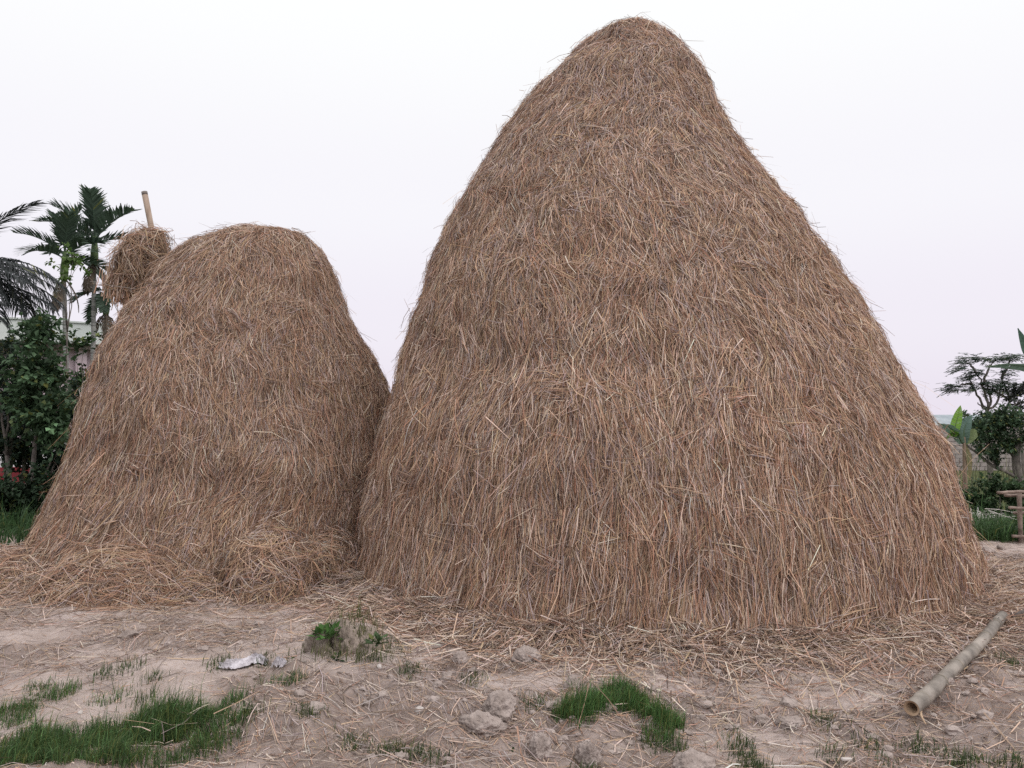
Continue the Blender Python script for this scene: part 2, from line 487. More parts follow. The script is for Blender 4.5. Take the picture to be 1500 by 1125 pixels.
        bend = rng.normal(0, 0.17, n) * np.where(wl, 1.8, 1.0)
        s = np.linspace(0, 1, k)[None] * L[:, None]
        ang = phi[:, None] + bend[:, None] * np.linspace(-1, 1, k)[None]
        ds = np.diff(s, axis=1); am = 0.5 * (ang[:, 1:] + ang[:, :-1])
        u = np.concatenate([np.zeros((n, 1)), np.cumsum(np.sin(am) * ds, 1)], 1)
        v = np.concatenate([np.zeros((n, 1)), np.cumsum(np.cos(am) * ds, 1)], 1)
        T = t[:, None] + v / self.lt[ti, hi][:, None]; H = h[:, None] + u / self.lth[ti, hi][:, None]
        over = np.maximum(T - (self.rows - 1.01), 0) * self.lt[-2, 0]
        P = self.sample(self.P, T, H); N = norm(self.sample(self.N, T, H))
        pocket = 0.5 + 0.5 * fbm(p0 * 8.0, 77, 2)
        h0 = rng.exponential(lift, n) * (0.5 + 1.0 * pocket) + rng.uniform(0, lift, n) + offset + gl
        rise = rng.normal(0, 0.06, n)
        st = rng.random(n) < stick
        rise = np.where(st, rng.uniform(0.15, 0.75, n), rise)
        off = h0[:, None] + rise[:, None] * s + rng.normal(0, 0.006, (n, k)) - gl[:, None] * 0.8 * np.linspace(-1, 1, k)[None] ** 2
        off = np.maximum(off, 0.004)
        P = P + N * off[..., None]
        P[..., 2] -= 0.0
        P = P + N * over[..., None] * np.array([1, 1, 0.0])
        Tn = norm(np.gradient(P, axis=1)); Sd = norm(np.cross(Tn, N))
        roll = rng.normal(0, 0.7, n)[:, None, None]
        S = Sd * np.cos(roll) + np.cross(Tn, Sd) * np.sin(roll)
        W = width * np.exp(rng.normal(0, 0.2, n))
        taper = np.linspace(1.0, 0.55, k)
        return P, S * (W[:, None] * taper[None])[..., None], p0

def front_weight(Md, back=0.22):
    d = np.array([0, 0, EYE]) - Md.P
    f = (norm(d) * Md.N).sum(-1)
    return np.where(f > -0.35, 1.0, back)

# big haystack ------------------------------------------------------
bz = [0.0, 0.2, 0.4, 0.61, 0.81, 1.01, 1.21, 1.41, 1.61, 1.82, 2.02, 2.22, 2.42, 2.62, 2.82, 3.03, 3.23, 3.43, 3.63, 3.83, 4.03, 4.24, 4.44, 4.64, 4.84, 5.04, 5.22, 5.36, 5.52, 5.67, 5.80, 5.88, 5.95]
bcx = [1.445, 1.478, 1.482, 1.479, 1.475, 1.474, 1.466, 1.454, 1.432, 1.406, 1.392, 1.373, 1.348, 1.322, 1.29, 1.255, 1.224, 1.197, 1.169, 1.141, 1.135, 1.129, 1.129, 1.154, 1.173, 1.191, 1.22, 1.25, 1.265, 1.29, 1.32, 1.34, 1.34]
brx = [3.197, 3.167, 3.122, 3.083, 3.038, 2.998, 2.959, 2.901, 2.818, 2.728, 2.631, 2.554, 2.473, 2.392, 2.305, 2.207, 2.121, 2.032, 1.936, 1.838, 1.738, 1.627, 1.522, 1.412, 1.294, 1.167, 1.06, 0.88, 0.71, 0.60, 0.50, 0.40, 0.03]
brx = np.array(brx) - np.clip(np.array(brx) * 0.2, 0, 0.045)
bz = np.array(bz); bz[0] = -0.06
brx = brx - 0.13 * smooth(3.3, 4.6, bz) * (1 - smooth(4.9, 5.7, bz))
big = Mound(bz, bcx, np.full(len(bz), BIG['cy']), brx, brx, 180, 320, 1, 0.055, 0.03, [(1.03, 5.62, 0.10, 0.16), (1.72, 5.18, 0.10, 0.14), (1.45, 3.75, 0.13, 0.12), (2.3, 1.65, 0.12, 0.10), (0.0, 3.4, 0.25, 0.10), (-0.2, 2.1, 0.4, 0.08), (2.6, 2.6, 0.35, 0.07)])
big_o = empty('haystack', (BIG['cx'], BIG['cy'], 0), 'huge conical brown straw haystack filling the centre and right', 'haystack', 'haystacks in the yard')
bl = np.array(big_o.location)
big.core('straw_core', big_o, bl, 0.0)
def align_big(p):
    return np.clip(0.30 + (p[:, 2] - 0.3) / 2.8 * 0.6, 0.27, 0.85)
fw = front_weight(big)
glare_grey = lambda p: np.clip((p[:, 2] - 2.5) / 3, 0, 1) * 0.9  # greyer with height: veiling glare of the bright sky put into straw colour
P, S, p0 = big.straws(285000, 0.15, 0.0024, 0.30, 0.07, 0.009, fw, 2, 0.45, 0.004, 0.30, 0.0, align_big)
tag(ribbons('straw_thatch', P, S, straw_colors(p0, 3, glare_grey(p0)), M['straw'], big_o, bl), kind='stuff')
P, S, p0 = big.straws(92000, 0.185, 0.0028, 0.42, 0.16, 0.011, fw, 3, 0.45, 0.008, 0.34, 0.003, align_big)
tag(ribbons('loose_surface_straw', P, S, straw_colors(p0, 5, glare_grey(p0), 0.03), M['straw'], big_o, bl), kind='stuff')
# stray straws standing off the outline, and the ragged tuft on top
P, S, p0 = big.straws(1500, 0.14, 0.0026, 0.8, 0.4, 0.012, fw, 4, 0.1, 1.0, 0.4, 0.0)
tag(ribbons('stray_straw', P, S, straw_colors(p0, 6, 0.05, 0.1), M['straw'], big_o, bl), kind='stuff')

# left haystack -----------------------------------------------------
lz = [-0.05, 0.16, 0.32, 0.48, 0.64, 0.8, 0.97, 1.13, 1.29, 1.45, 1.61, 1.77, 1.93, 2.09, 2.25, 2.41, 2.57, 2.73, 2.9, 3.06, 3.22, 3.38, 3.54, 3.68, 3.77, 3.81]
lcx = [-3.405, -3.332, -3.286, -3.256, -3.226, -3.202, -3.179, -3.16, -3.143, -3.129, -3.129, -3.137, -3.139, -3.147, -3.16, -3.175, -3.194, -3.187, -3.175, -3.146, -3.118, -3.083, -3.039, -2.97, -2.95, -2.95]
lrx = [2.186, 2.099, 2.04, 1.995, 1.951, 1.913, 1.876, 1.839, 1.803, 1.769, 1.735, 1.7, 1.659, 1.604, 1.54, 1.47, 1.393, 1.315, 1.238, 1.155, 1.065, 0.965, 0.849, 0.64, 0.34, 0.03]
lrx = np.array(lrx) - np.clip(np.array(lrx) * 0.2, 0, 0.04)
lz = np.array(lz); lrx = np.maximum(lrx - 0.05 * smooth(1.4, 2.9, lz) * (1 - 0.6 * smooth(3.6, 3.8, lz)), 0.03); lcx = np.array(lcx) - 0.01 * smooth(1.4, 3.0, lz)
lef = Mound(lz, lcx, np.full(len(lz), LEFT['cy']), lrx, lrx, 130, 220, 21, 0.055, 0.03, [(-2.3, 1.75, 0.55, 0.13), (-3.4, 2.6, 0.2, 0.09), (-3.9, 1.2, 0.3, 0.08), (-2.75, 0.8, 0.3, 0.10)])
lef_o = empty('haystack', (LEFT['cx'], LEFT['cy'], 0), 'smaller rounded dome haystack on the left, behind the huge one', 'haystack', 'haystacks in the yard')
ll = np.array(lef_o.location)
lef.core('straw_core', lef_o, ll, 0.0)
def align_left(p):
    return np.clip(0.7 + 0.2 * np.sin(p[:, 2] * 3.1), 0.55, 1.0)
fw = front_weight(lef)
P, S, p0 = lef.straws(148000, 0.15, 0.0024, 0.30, 0.07, 0.009, fw, 2, 0.45, 0.004, 0.30, 0.0, align_left)
tag(ribbons('straw_thatch', P, S, straw_colors(p0, 8, 0.02) * 0.90, M['straw'], lef_o, ll), kind='stuff')
P, S, p0 = lef.straws(45000, 0.18, 0.0028, 0.42, 0.16, 0.011, fw, 3, 0.45, 0.006, 0.34, 0.003, align_left)
tag(ribbons('loose_surface_straw', P, S, straw_colors(p0, 9, 0.0, 0.02) * 0.90, M['straw'], lef_o, ll), kind='stuff')

# loose heaps at the foot of the left stack ------------------------
def heap(name, x, y, rx, ry, h, n, seed, label, cat='straw pile', group='loose straw piles at the foot of the haystacks', length=0.3, spread=0.9, leanx=0.0, stick=0.05):
    g0 = float(gz(np.array(x), np.array(y), False))
    q = np.linspace(0, 1, 16)
    prof = np.sqrt(np.clip(1 - q ** 1.6, 0, 1)); prof[-1] = 0.02
    o = empty(name, (x, y, g0), label, cat, group)
    Md = Mound(g0 - 0.04 + q * (h + 0.04), x + leanx * q, np.full(16, y) + 0.1 * q, rx * prof, ry * prof, 40, 80, seed, 0.10, 0.0)
    Md.core('straw_core', o, (x, y, g0), 0.02)
    P, S, p0 = Md.straws(int(n * 1.6), length * 0.75, 0.0028, spread, 0.35, 0.022, None, 4, 0.6, stick, 0.5)
    P[..., 2] = np.maximum(P[..., 2], gz(P[..., 0], P[..., 1], False) + 0.01)
    tag(ribbons('loose_straw', P, S, straw_colors(p0, seed, 0.0, 0.0) * 0.88, M['straw'], o, (x, y, g0)), kind='stuff')
    return o
heap('straw_pile', -3.50, 6.95, 0.66, 0.42, 0.34, 4600, 31, 'low spread-out pale straw pile before the left haystack')
heap('straw_pile', -2.22, 7.2, 0.44, 0.38, 0.50, 3600, 32, 'rounded tangled straw pile right of the low pale pile')
heap('straw_pile', -1.86, 7.75, 0.42, 0.40, 0.42, 2400, 33, 'small shaded straw pile wedged between the two haystacks')
heap('straw_pile', -4.75, 7.85, 0.75, 0.6, 0.20, 3800, 34, 'flat straw pile spilling out at the left picture edge')
heap('straw_pile', -2.85, 6.95, 0.40, 0.24, 0.12, 1400, 35, 'thin flat straw heap between the low and the rounded pile')

# ------------------------------------------------------------------ straw strewn over the ground
def lay(x, y, L, W, ang, lift, tilt, seed, k=3, grey=0.0, pale=0.0):
    n = len(x)
    bend = rng.normal(0, 0.10, n)
    s = np.linspace(-0.5, 0.5, k)[None] * L[:, None]
    an = ang[:, None] + bend[:, None] * np.linspace(-1, 1, k)[None]
    X = x[:, None] + np.cos(an) * s; Y = y[:, None] + np.sin(an) * s
    Z = gz(X, Y) + lift[:, None] + 0.006 + np.maximum(tilt[:, None] * s, -lift[:, None])
    P = np.stack([X, Y, Z], -1)
    Tn = norm(np.gradient(P, axis=1)); up = np.zeros_like(P); up[..., 2] = 1
    Sd = norm(np.cross(Tn, up)); roll = rng.normal(0, 0.6, n)[:, None, None]
    S = Sd * np.cos(roll) + np.cross(Tn, Sd) * np.sin(roll)
    return P, S * (W[:, None] * np.linspace(1, 0.6, k)[None])[..., None], straw_colors(P[:, 0], seed, grey, pale)

# berm of fallen straw round each foot: part of the stack
def apron(root, cx, cy, r, n, seed, loc, depth=0.55, a0=-math.pi, a1=0.0):
    a = rng.uniform(a0, a1, n)
    dd = rng.exponential(0.30, n) * depth / 0.55 - 0.05 + 0.22 * (fbm(p3(np.cos(a) * 4, np.sin(a) * 4), seed, 3) + 0.3) * rng.random(n)
    x = cx + (r + dd) * np.cos(a); y = cy + (r + dd) * np.sin(a)
    lift = rng.random(n) * 0.17 * np.exp(-np.maximum(dd, 0) / 0.28) * (0.6 + 0.6 * fbm(p3(x * 3, y * 3), seed + 1, 2))
    lift = np.maximum(lift, 0)
    L = 0.23 * np.exp(rng.normal(0, 0.35, n)); W = 0.0030 * np.exp(rng.normal(0, 0.2, n))
    ang = np.where(rng.random(n) < 0.45, a + rng.normal(0, 0.5, n), rng.uniform(0, 2 * np.pi, n))
    P, S, C = lay(x, y, L, W, ang, lift, rng.normal(0, 0.22, n), seed, 3, 0.05, 0.10)
    tag(ribbons('fallen_straw', P, S, (0.85 * C + 0.15 * C.mean(1, keepdims=True)) * 0.92, M['straw'], root, loc), kind='stuff')
apron(big_o, BIG['cx'], BIG['cy'], BIG['r'] - 0.02, 32000, 51, bl, 0.50, -math.pi - 0.2, 0.35)
apron(lef_o, LEFT['cx'], LEFT['cy'], LEFT['r'] - 0.05, 10000, 52, ll, 0.45)

def litter(n, seed):
    x = rng.uniform(-6.2, 7.5, n * 8); y = rng.uniform(2.6, 10.8, n * 8)
    d, d1, d2 = stack_dist(x, y)
    patch = 0.5 + 0.5 * fbm(p3(x * 1.1, y * 1.5), 61, 3)
    m_ = dust_mask(x, y)
    dens = 0.85 * np.exp(-np.maximum(d, 0) / 0.42) + (0.09 + 0.45 * smooth(0.38, 0.72, patch)) * (1 - 0.82 * m_)
    dens = dens + 0.25 * np.exp(-((x - 4.3) / 1.2) ** 2 - ((y - 6.6) / 1.2) ** 2)
    dens = np.where(d < -0.3, 0, dens) * (1 - smooth(9.6, 10.6, y))
    ok = rng.random(len(x)) < dens
    return x[ok][:n], y[ok][:n]
x, y = litter(44000, 1)
n = len(x)
fl = 2.2 * fbm(p3(x * 0.8, y * 0.8), 63, 2)
ang = np.where(rng.random(n) < 0.5, fl + rng.normal(0, 0.5, n), rng.uniform(0, 2 * np.pi, n))
L = 0.13 * np.exp(np.clip(rng.normal(0, 0.55, n), -1.2, 1.1)); W = 0.0019 * np.exp(rng.normal(0, 0.25, n))
P, S, C = lay(x, y, L, W, ang, rng.exponential(0.006, n) - 0.004, rng.normal(0, 0.07, n), 64, 3, 0.8, 0.05)
C = (0.75 * C + 0.25 * C.mean(1, keepdims=True)) * 0.88
tag(ribbons('straw_litter', P, S, C, M['straw']), 'loose straw strewn over the bare soil of the yard', 'straw', None, 'stuff')

x = rng.uniform(-4.5, 5.2, 110000); y = 3.0 + 5.0 * rng.random(110000) ** 1.2
ok = (stack_dist(x, y)[0] > -0.1) & (rng.random(len(x)) < (1 - 0.6 * dust_mask(x, y)) * 0.2 + 0.5 * (1 - 0.6 * dust_mask(x, y)) * smooth(-0.3, 0.4, fbm(p3(x * 2.1, y * 2.9), 68, 3))); x, y = x[ok], y[ok]; n = len(x)
P, S, C = lay(x, y, 0.035 * np.exp(rng.normal(0, 0.5, n)), 0.0016 * np.exp(rng.normal(0, 0.25, n)), rng.uniform(0, 6.283, n), rng.exponential(0.003, n) - 0.004, rng.normal(0, 0.12, n), 69, 2, 0.5, 0.0)
tag(ribbons('chaff', P, S, C * 0.9, M['straw']), 'short broken chaff trodden into the yard soil', 'chaff', None, 'stuff')

# ------------------------------------------------------------------ clods and stones
def clod(name, px, py, wpx, hpx, seed, label, mat='clod', cat='clod', group='dry clods on the ground', sub=5, depth=0.9, rough=1.0):
    """py = foot of the clod in the photograph"""
    x, y = on_ground(px, py, -0.02)
    sc = y / 1150.0
    rx, rz = 0.5 * wpx * sc, 0.62 * hpx * sc
    bm = bmesh.new(); bmesh.ops.create_icosphere(bm, subdivisions=sub, radius=1.0)
    V = np.array([v.co[:] for v in bm.verts])
    r = 1 + 0.40 * fbm(V * 1.1 + seed, seed, 2) - 0.36 * rough * np.abs(fbm(V * 2.4 + seed, seed + 2, 3)) + 0.14 * rough * fbm(V * 6 + seed, seed + 4, 3)
    r = r + 0.06 * rough * vnoise(V * 15, seed + 6) + 0.035 * rough * vnoise(V * 27, seed + 8)
    V = V * r[:, None]
    V[:, 2] = np.where(V[:, 2] < -0.35, -0.35 + 0.25 * (V[:, 2] + 0.35), V[:, 2])
    V = V * np.array([rx, rx * depth, rz])
    for v, c in zip(bm.verts, V): v.co = c
    me = bpy.data.meshes.new(name); bm.to_mesh(me); bm.free()
    me.polygons.foreach_set('use_smooth', np.ones(len(me.polygons), bool))
    o = link(name, me, M[mat])
    o.location = (x, y + rx * depth * 0.8, float(gz(np.array(x), np.array(y))) + 0.16 * rz)
    o.rotation_euler = (0, 0, rng.uniform(-0.5, 0.5))
    return tag(o, label, cat, group)
clod('dirt_clod', 772, 979, 38, 28, 3, 'grey rounded clod at the edge of the fallen straw')
clod('dirt_clod', 676, 981, 22, 20, 4, 'smooth upright pale clod left of the grey rounded one', rough=0.5)
clod('dirt_clod', 653, 1005, 22, 20, 5, 'small pinkish clod below the smooth pale one')
clod('dirt_clod', 733, 1048, 62, 40, 6, 'large oval crumbly clod left of the middle grass tuft')
clod('dirt_clod', 705, 1070, 80, 34, 7, 'broad flat slab of clay under the oval clod', depth=0.6)
clod('dirt_clod', 840, 1014, 26, 28, 8, 'blocky pale clod just above the middle grass tuft', rough=0.7)
clod('dirt_clod', 792, 1100, 40, 44, 9, 'jagged purple-grey clod left of the knobbly one')
clod('dirt_clod', 864, 1108, 40, 56, 10, 'knobbly light grey clod standing before the middle grass tuft', rough=1.4)
clod('dirt_clod', 1022, 1130, 76, 40, 11, 'wide grey clod at the bottom edge right of the knobbly one')
clod('dirt_clod', 940, 1135, 60, 30, 12, 'low clod cut by the bottom edge between the knobbly and the wide one')
clod('pebble', 614, 1040, 15, 12, 13, 'single pale round pebble left of the oval clod', 'pebble', 'pebble', 'pale pebbles', 3, 0.9, 0.4)
clod('pebble', 555, 993, 9, 9, 14, 'tiny white pebble below the earth mound', 'pebble', 'pebble', 'pale pebbles', 3, 0.9, 0.4)
clod('pebble', 116, 1041, 8, 6, 15, 'tiny white pebble above the big left grass patch', 'pebble', 'pebble', 'pale pebbles', 3, 0.9, 0.4)
clod('dirt_clod', 1160, 1052, 36, 16, 16, 'flat half-buried dark clod in the straw scatter right of the middle grass', depth=0.8)
clod('dirt_clod', 640, 1018, 14, 10, 17, 'small crumb of clay just under the small pinkish clod', sub=3)
clod('dirt_clod', 380, 972, 22, 10, 18, 'low clod behind the crumpled white plastic', sub=3)

# earth mound with weeds -------------------------------------------
mx_, my_ = -1.09, 5.10
mnd = empty('earth_mound', (-1.09, 5.24, 0), 'cracked grey earth mound with weeds in front of the haystack gap', 'mound')
lumps = [(-0.13, -0.10, 0.02, 0.13, 0.10, 0.16), (0.03, -0.13, 0.04, 0.12, 0.09, 0.17), (0.15, -0.08, 0.0, 0.11, 0.10, 0.14), (-0.04, -0.02, 0.06, 0.15, 0.12, 0.15), (0.10, 0.02, 0.05, 0.14, 0.12, 0.13),
         (-0.20, -0.15, -0.02, 0.07, 0.07, 0.07), (0.10, -0.22, -0.03, 0.08, 0.06, 0.07), (-0.05, -0.21, -0.02, 0.07, 0.06, 0.08), (0.24, -0.13, -0.03, 0.07, 0.06, 0.06), (-0.02, -0.27, -0.03, 0.05, 0.05, 0.05)]
for k, (dx, dy, dz, ra, rb, rc) in enumerate(lumps):
    bm = bmesh.new(); bmesh.ops.create_icosphere(bm, subdivisions=5, radius=1.0)
    V = np.array([v.co[:] for v in bm.verts]); q = V * np.array([1.6, 1.6, 0.9])
    r = 1 + 0.25 * fbm(V * 1.2 + k * 3, 60 + k, 2) - 0.55 * np.abs(fbm(q * 1.5 + k * 5, 80 + k, 3)) + 0.14 * fbm(V * 5, 90 + k, 3) + 0.07 * vnoise(V * 14, 99) + 0.04 * vnoise(V * 27, 98)
    for v, c in zip(bm.verts, V * r[:, None] * np.array([ra, rb, rc])): v.co = c
    me = bpy.data.meshes.new('clay_lump'); bm.to_mesh(me); bm.free()
    me.polygons.foreach_set('use_smooth', np.ones(len(me.polygons), bool))
    o = link('clay_lump', me, M['mud'], mnd); o.location = (dx, dy, dz + 0.015)

# crumbs of dry soil everywhere
def crumbs(n, xr, yr, r0):
    bm = bmesh.new(); bmesh.ops.create_icosphere(bm, subdivisions=2, radius=1.0)
    B = np.array([v.co[:] for v in bm.verts]); Fi = np.array([[v.index for v in f.verts] for f in bm.faces]); bm.free()
    x = rng.uniform(*xr, n); y = yr[0] + (yr[1] - yr[0]) * rng.random(n) ** 1.3
    keep = (fbm(p3(x * 1.7, y * 1.7), 55, 2) > -0.1) & (dust_mask(x, y) < 0.8); x, y = x[keep], y[keep]; n = len(x)
    d, _, _ = stack_dist(x, y); r = r0 * np.exp(rng.normal(0, 0.5, n)); r[d < 0.3] *= 0.5
    C = np.stack([x, y, gz(x, y) + r * 0.2], -1)
    off = rng.uniform(0, 50, (n, 1, 3))
    Vv = B[None] * (1 + 0.45 * vnoise(B[None] * 1.6 + off, 3) + 0.25 * vnoise(B[None] * 3.7 + off, 4))[..., None] * np.array([1.2, 1.0, 0.75])
    Vv = C[:, None] + Vv * r[:, None, None]
    F_ = (Fi[None] + (np.arange(n) * len(B))[:, None, None]).reshape(-1, 3)
    tag(link('soil_crumbs', np_mesh('soil_crumbs', Vv, F_, None, True), M['clod']), 'small crumbs of dry clay scattered over the yard', 'soil', None, 'stuff')
crumbs(2200, (-3.6, 4.6), (3.3, 6.6), 0.011)

# ------------------------------------------------------------------ leaves, weeds, grass
def leaf_mesh(name, C, D, U, L, W, col, mat, parent=None, loc=(0, 0, 0), fold=0.18):
    """diamond leaves: base C, direction D, up U, two halves folded at the midrib"""
    D = norm(D); Sx = norm(np.cross(D, U)); N = np.cross(Sx, D)
    L = L[:, None]; W = W[:, None]
    base = C; tip = C + D * L - N * L * 0.12
    mid = C + D * L * 0.45
    lf = mid + Sx * W + N * W * fold; rt = mid - Sx * W + N * W * fold
    V = np.stack([base, rt, tip, lf], 1) - np.asarray(loc, float)
    idx = np.arange(len(C) * 4).reshape(-1, 4)
    F = np.concatenate([idx[:, [0, 1, 2]], idx[:, [0, 2, 3]]])
    return link(name, np_mesh(name, V, F, np.repeat(col, 4, 0)), mat, parent)

def greens(n, c, var=0.25, yellow=0.1):
    c = np.asarray(c, float)
    k = np.exp(rng.normal(0, var, (n, 1))); o = c[None] * k
    yl = (rng.random((n, 1)) < yellow) * rng.random((n, 1))
    return np.clip(o * (1 - yl) + np.array([0.16, 0.17, 0.05]) * yl, 0.005, 0.5)

def blades(name, x, y, hgt, wid, col, label, cat=None, group=None, kind='stuff', lean=0.42, parent=None, loc=(0, 0, 0), z=None):
    n = len(x); az = 3.0 * fbm(p3(x * 5, y * 5), 17, 2) + rng.normal(0, 1.2, n); ln = np.abs(rng.normal(0, lean, n)) + 0.1
    D = np.stack([np.cos(az), np.sin(az), np.zeros(n)], -1)
    g = gz(x, y) if z is None else z
    P0 = np.stack([x, y, g - 0.005], -1); up = np.array([0, 0, 1.0])
    P1 = P0 + (up * 0.6 + D * (0.3 * ln)[:, None]) * hgt[:, None]
    P2 = P0 + (up * np.clip(1 - 0.45 * ln ** 2, 0.25, 1)[:, None] + D * ln[:, None]) * hgt[:, None]
    P = np.stack([P0, P1, P2], 1)
    sa = rng.uniform(0, 2 * np.pi, n); Sd = np.stack([np.cos(sa), np.sin(sa), np.zeros(n)], -1)
    S = Sd[:, None] * (wid[:, None] * np.array([1.0, 0.8, 0.08]))[..., None]
    return tag(ribbons(name, P, S, col, M['grass'], parent, loc), label, cat, group, kind)

def patch_points(ells, dens):
    """ells: (px, py, half px, half py) in the photograph turned to ground ellipses"""
    xs, ys = [], []
    for (px, py, hw, hh, k) in ells:
        cx, cy = on_ground(px, py, -0.05)
        _, yn = on_ground(px, py + hh, -0.05); _, yf = on_ground(px, py - hh, -0.05)
        rx = hw * cy / 1150.0; ry = 0.5 * (yf - yn)
        n = int(dens * k * math.pi * rx * ry)
        q = np.sqrt(rng.random(n)) * (1 + 0.15 * rng.normal(0, 1, n)); a_ = rng.uniform(0, 2 * np.pi, n)
        x = cx + rx * q * np.cos(a_); y = cy + ry * q * np.sin(a_)
        keep = fbm(p3(x * 9, y * 9), 91, 3) + 0.85 - 0.95 * q > rng.normal(0, 0.2, n)
        xs.append(x[keep]); ys.append(y[keep])
    return np.concatenate(xs), np.concatenate(ys)

G1 = (0.062, 0.118, 0.042)
def patch(ells, dens, h, label, c=G1, name='grass_patch'):
    x, y = patch_points(ells, dens); n = len(x)
    return blades(name, x, y, h * (0.75 + 0.55 * fbm(p3(x * 7, y * 7), 92, 2)) * np.exp(rng.normal(0, 0.35, n)), 0.0015 * np.exp(rng.normal(0, 0.2, n)), greens(n, c, 0.42, 0.3), label, 'grass', 'grass patches in the yard')
patch([(270, 1066, 70, 22, 1), (190, 1078, 70, 20, 1), (95, 1092, 70, 20, 1), (20, 1108, 60, 22, 0.9), (320, 1085, 34, 24, 0.45), (215, 1108, 90, 18, 0.45), (110, 1118, 90, 14, 0.45), (330, 1055, 26, 14, 0.4)], 26000, 0.10, 'big dark green grass patch along the bottom left')
patch([(70, 1022, 42, 12, 0.8), (20, 1052, 40, 16, 0.9), (165, 1030, 35, 12, 0.35)], 14000, 0.065, 'smaller grass patch at the left edge above the big one')
patch([(838, 1056, 30, 9, 0.8), (870, 1044, 36, 12, 1.0), (910, 1040, 40, 12, 1.0), (950, 1048, 36, 12, 1.0), (978, 1060, 26, 13, 0.9), (965, 1082, 26, 12, 0.3), (850, 1070, 26, 8, 0.25)], 30000, 0.105, 'bright green grass tuft in the bottom middle among the clods', (0.062, 0.130, 0.040))
patch([(412, 1010, 36, 7, 0.6), (430, 1008, 18, 6, 0.6)], 12000, 0.06, 'thin grass tuft below the crumpled white plastic')
# tiny tufts everywhere
tx, ty = [], []
for (px, py) in [(155, 998), (190, 990), (218, 1005), (215, 1030), (320, 985), (345, 1040), (360, 1060), (515, 1085), (450, 1060), (610, 1108), (570, 1100), (635, 1120), (600, 1000), (690, 1010), (785, 1040), (1205, 1050), (1085, 1082), (1095, 1095), (1215, 1098), (1270, 1075), (1300, 1110), (1345, 1080), (1480, 980), (1440, 1110), (1490, 1115), (1405, 1100), (960, 1085), (990, 1095), (860, 1125), (490, 975), (540, 985), (560, 968), (385, 985), (240, 1040), (1100, 1110)]:
    cx, cy = on_ground(px, py, -0.04); n = rng.integers(50, 150)
    tx.append(cx + rng.normal(0, 0.045, n)); ty.append(cy + rng.normal(0, 0.05, n))
tx, ty = np.concatenate(tx), np.concatenate(ty); n = len(tx)
blades('grass', tx, ty, 0.045 * np.exp(rng.normal(0, 0.35, n)), 0.002 * np.ones(n), greens(n, (0.055, 0.085, 0.035), 0.3, 0.2), 'tiny sparse grass tufts dotted over the bare soil', 'grass', None)

# a few straws caught on top of the grass
gx0, gy0 = patch_points([(200, 1082, 170, 30, 1), (905, 1052, 90, 16, 1)], 60); n = len(gx0)
P, S, C = lay(gx0, gy0, rng.uniform(0.08, 0.26, n), 0.0024 * np.ones(n), rng.uniform(0, 6.28, n), rng.uniform(0.05, 0.11, n), rng.normal(0, 0.25, n), 67, 3, 0.2, 0.4)
tag(ribbons('straw_on_grass', P, S, C, M['straw']), 'single pale straws lying on top of the grass patches', 'straw', None, 'stuff')

def weed(px, py, nl, L, label, seed, dz=0.0, c=(0.06, 0.13, 0.035)):
    x, y = on_ground(px, py, dz)
    root = empty('weed', (x, y, dz), label, 'weed', 'small leafy weeds in the yard')
    az = rng.uniform(0, 2 * np.pi, nl); el = rng.uniform(0.15, 1.1, nl)
    D = np.stack([np.cos(az) * np.cos(el), np.sin(az) * np.cos(el), np.sin(el)], -1)
    st = rng.uniform(0.2, 1.0, nl) * L
    C = np.array([x, y, dz]) + D * st[:, None]
    up = np.tile(np.array([0, 0, 1.0]), (nl, 1)) + rng.normal(0, 0.3, (nl, 3))
    leaf_mesh('leaves', C, D * 0.8 + rng.normal(0, 0.3, (nl, 3)), up, rng.uniform(0.5, 1, nl) * L, rng.uniform(0.2, 0.32, nl) * L, greens(nl, c, 0.25), M['leaf'], root, (x, y, dz))
    P = np.stack([np.tile(np.array([x, y, dz]), (nl, 1)), C - D * (st * 0.4)[:, None], C], 1)
    Sd = norm(np.cross(D, np.array([0, 0, 1.0]) + 0.01))[:, None] * 0.0018 * np.ones((1, 3, 1))
    ribbons('stems', P, Sd, greens(nl, (0.07, 0.10, 0.04), 0.1), M['leaf'], root, (x, y, dz))
weed(478, 935, 46, 0.075, 'bright leafy weed on the left shoulder of the earth mound', 1, 0.16)
weed(492, 968, 26, 0.05, 'low weed at the left foot of the earth mound', 2, 0.04, (0.05, 0.09, 0.04))
weed(552, 945, 30, 0.06, 'dull green weed on the right flank of the earth mound', 3, 0.15, (0.05, 0.085, 0.035))
weed(421, 977, 18, 0.045, 'small green sprout right of the crumpled white plastic', 4)
weed(748, 1100, 10, 0.03, 'tiny green sprout left of the jagged purple-grey clod', 5, -0.05)
# dry grass hanging over the mound
n = 520
x = mx_ + rng.normal(0.05, 0.17, n); y = my_ + rng.uniform(-0.2, 0.28, n)
blades('grass', x, y, 0.075 * np.exp(rng.normal(0, 0.35, n)), 0.002 * np.ones(n), greens(n, (0.10, 0.11, 0.05), 0.4, 0.3), 'dry stalky grass growing over the earth mound', 'grass', None, z=gz(x, y) + 0.05 * np.exp(-((x - mx_) / 0.15) ** 2))

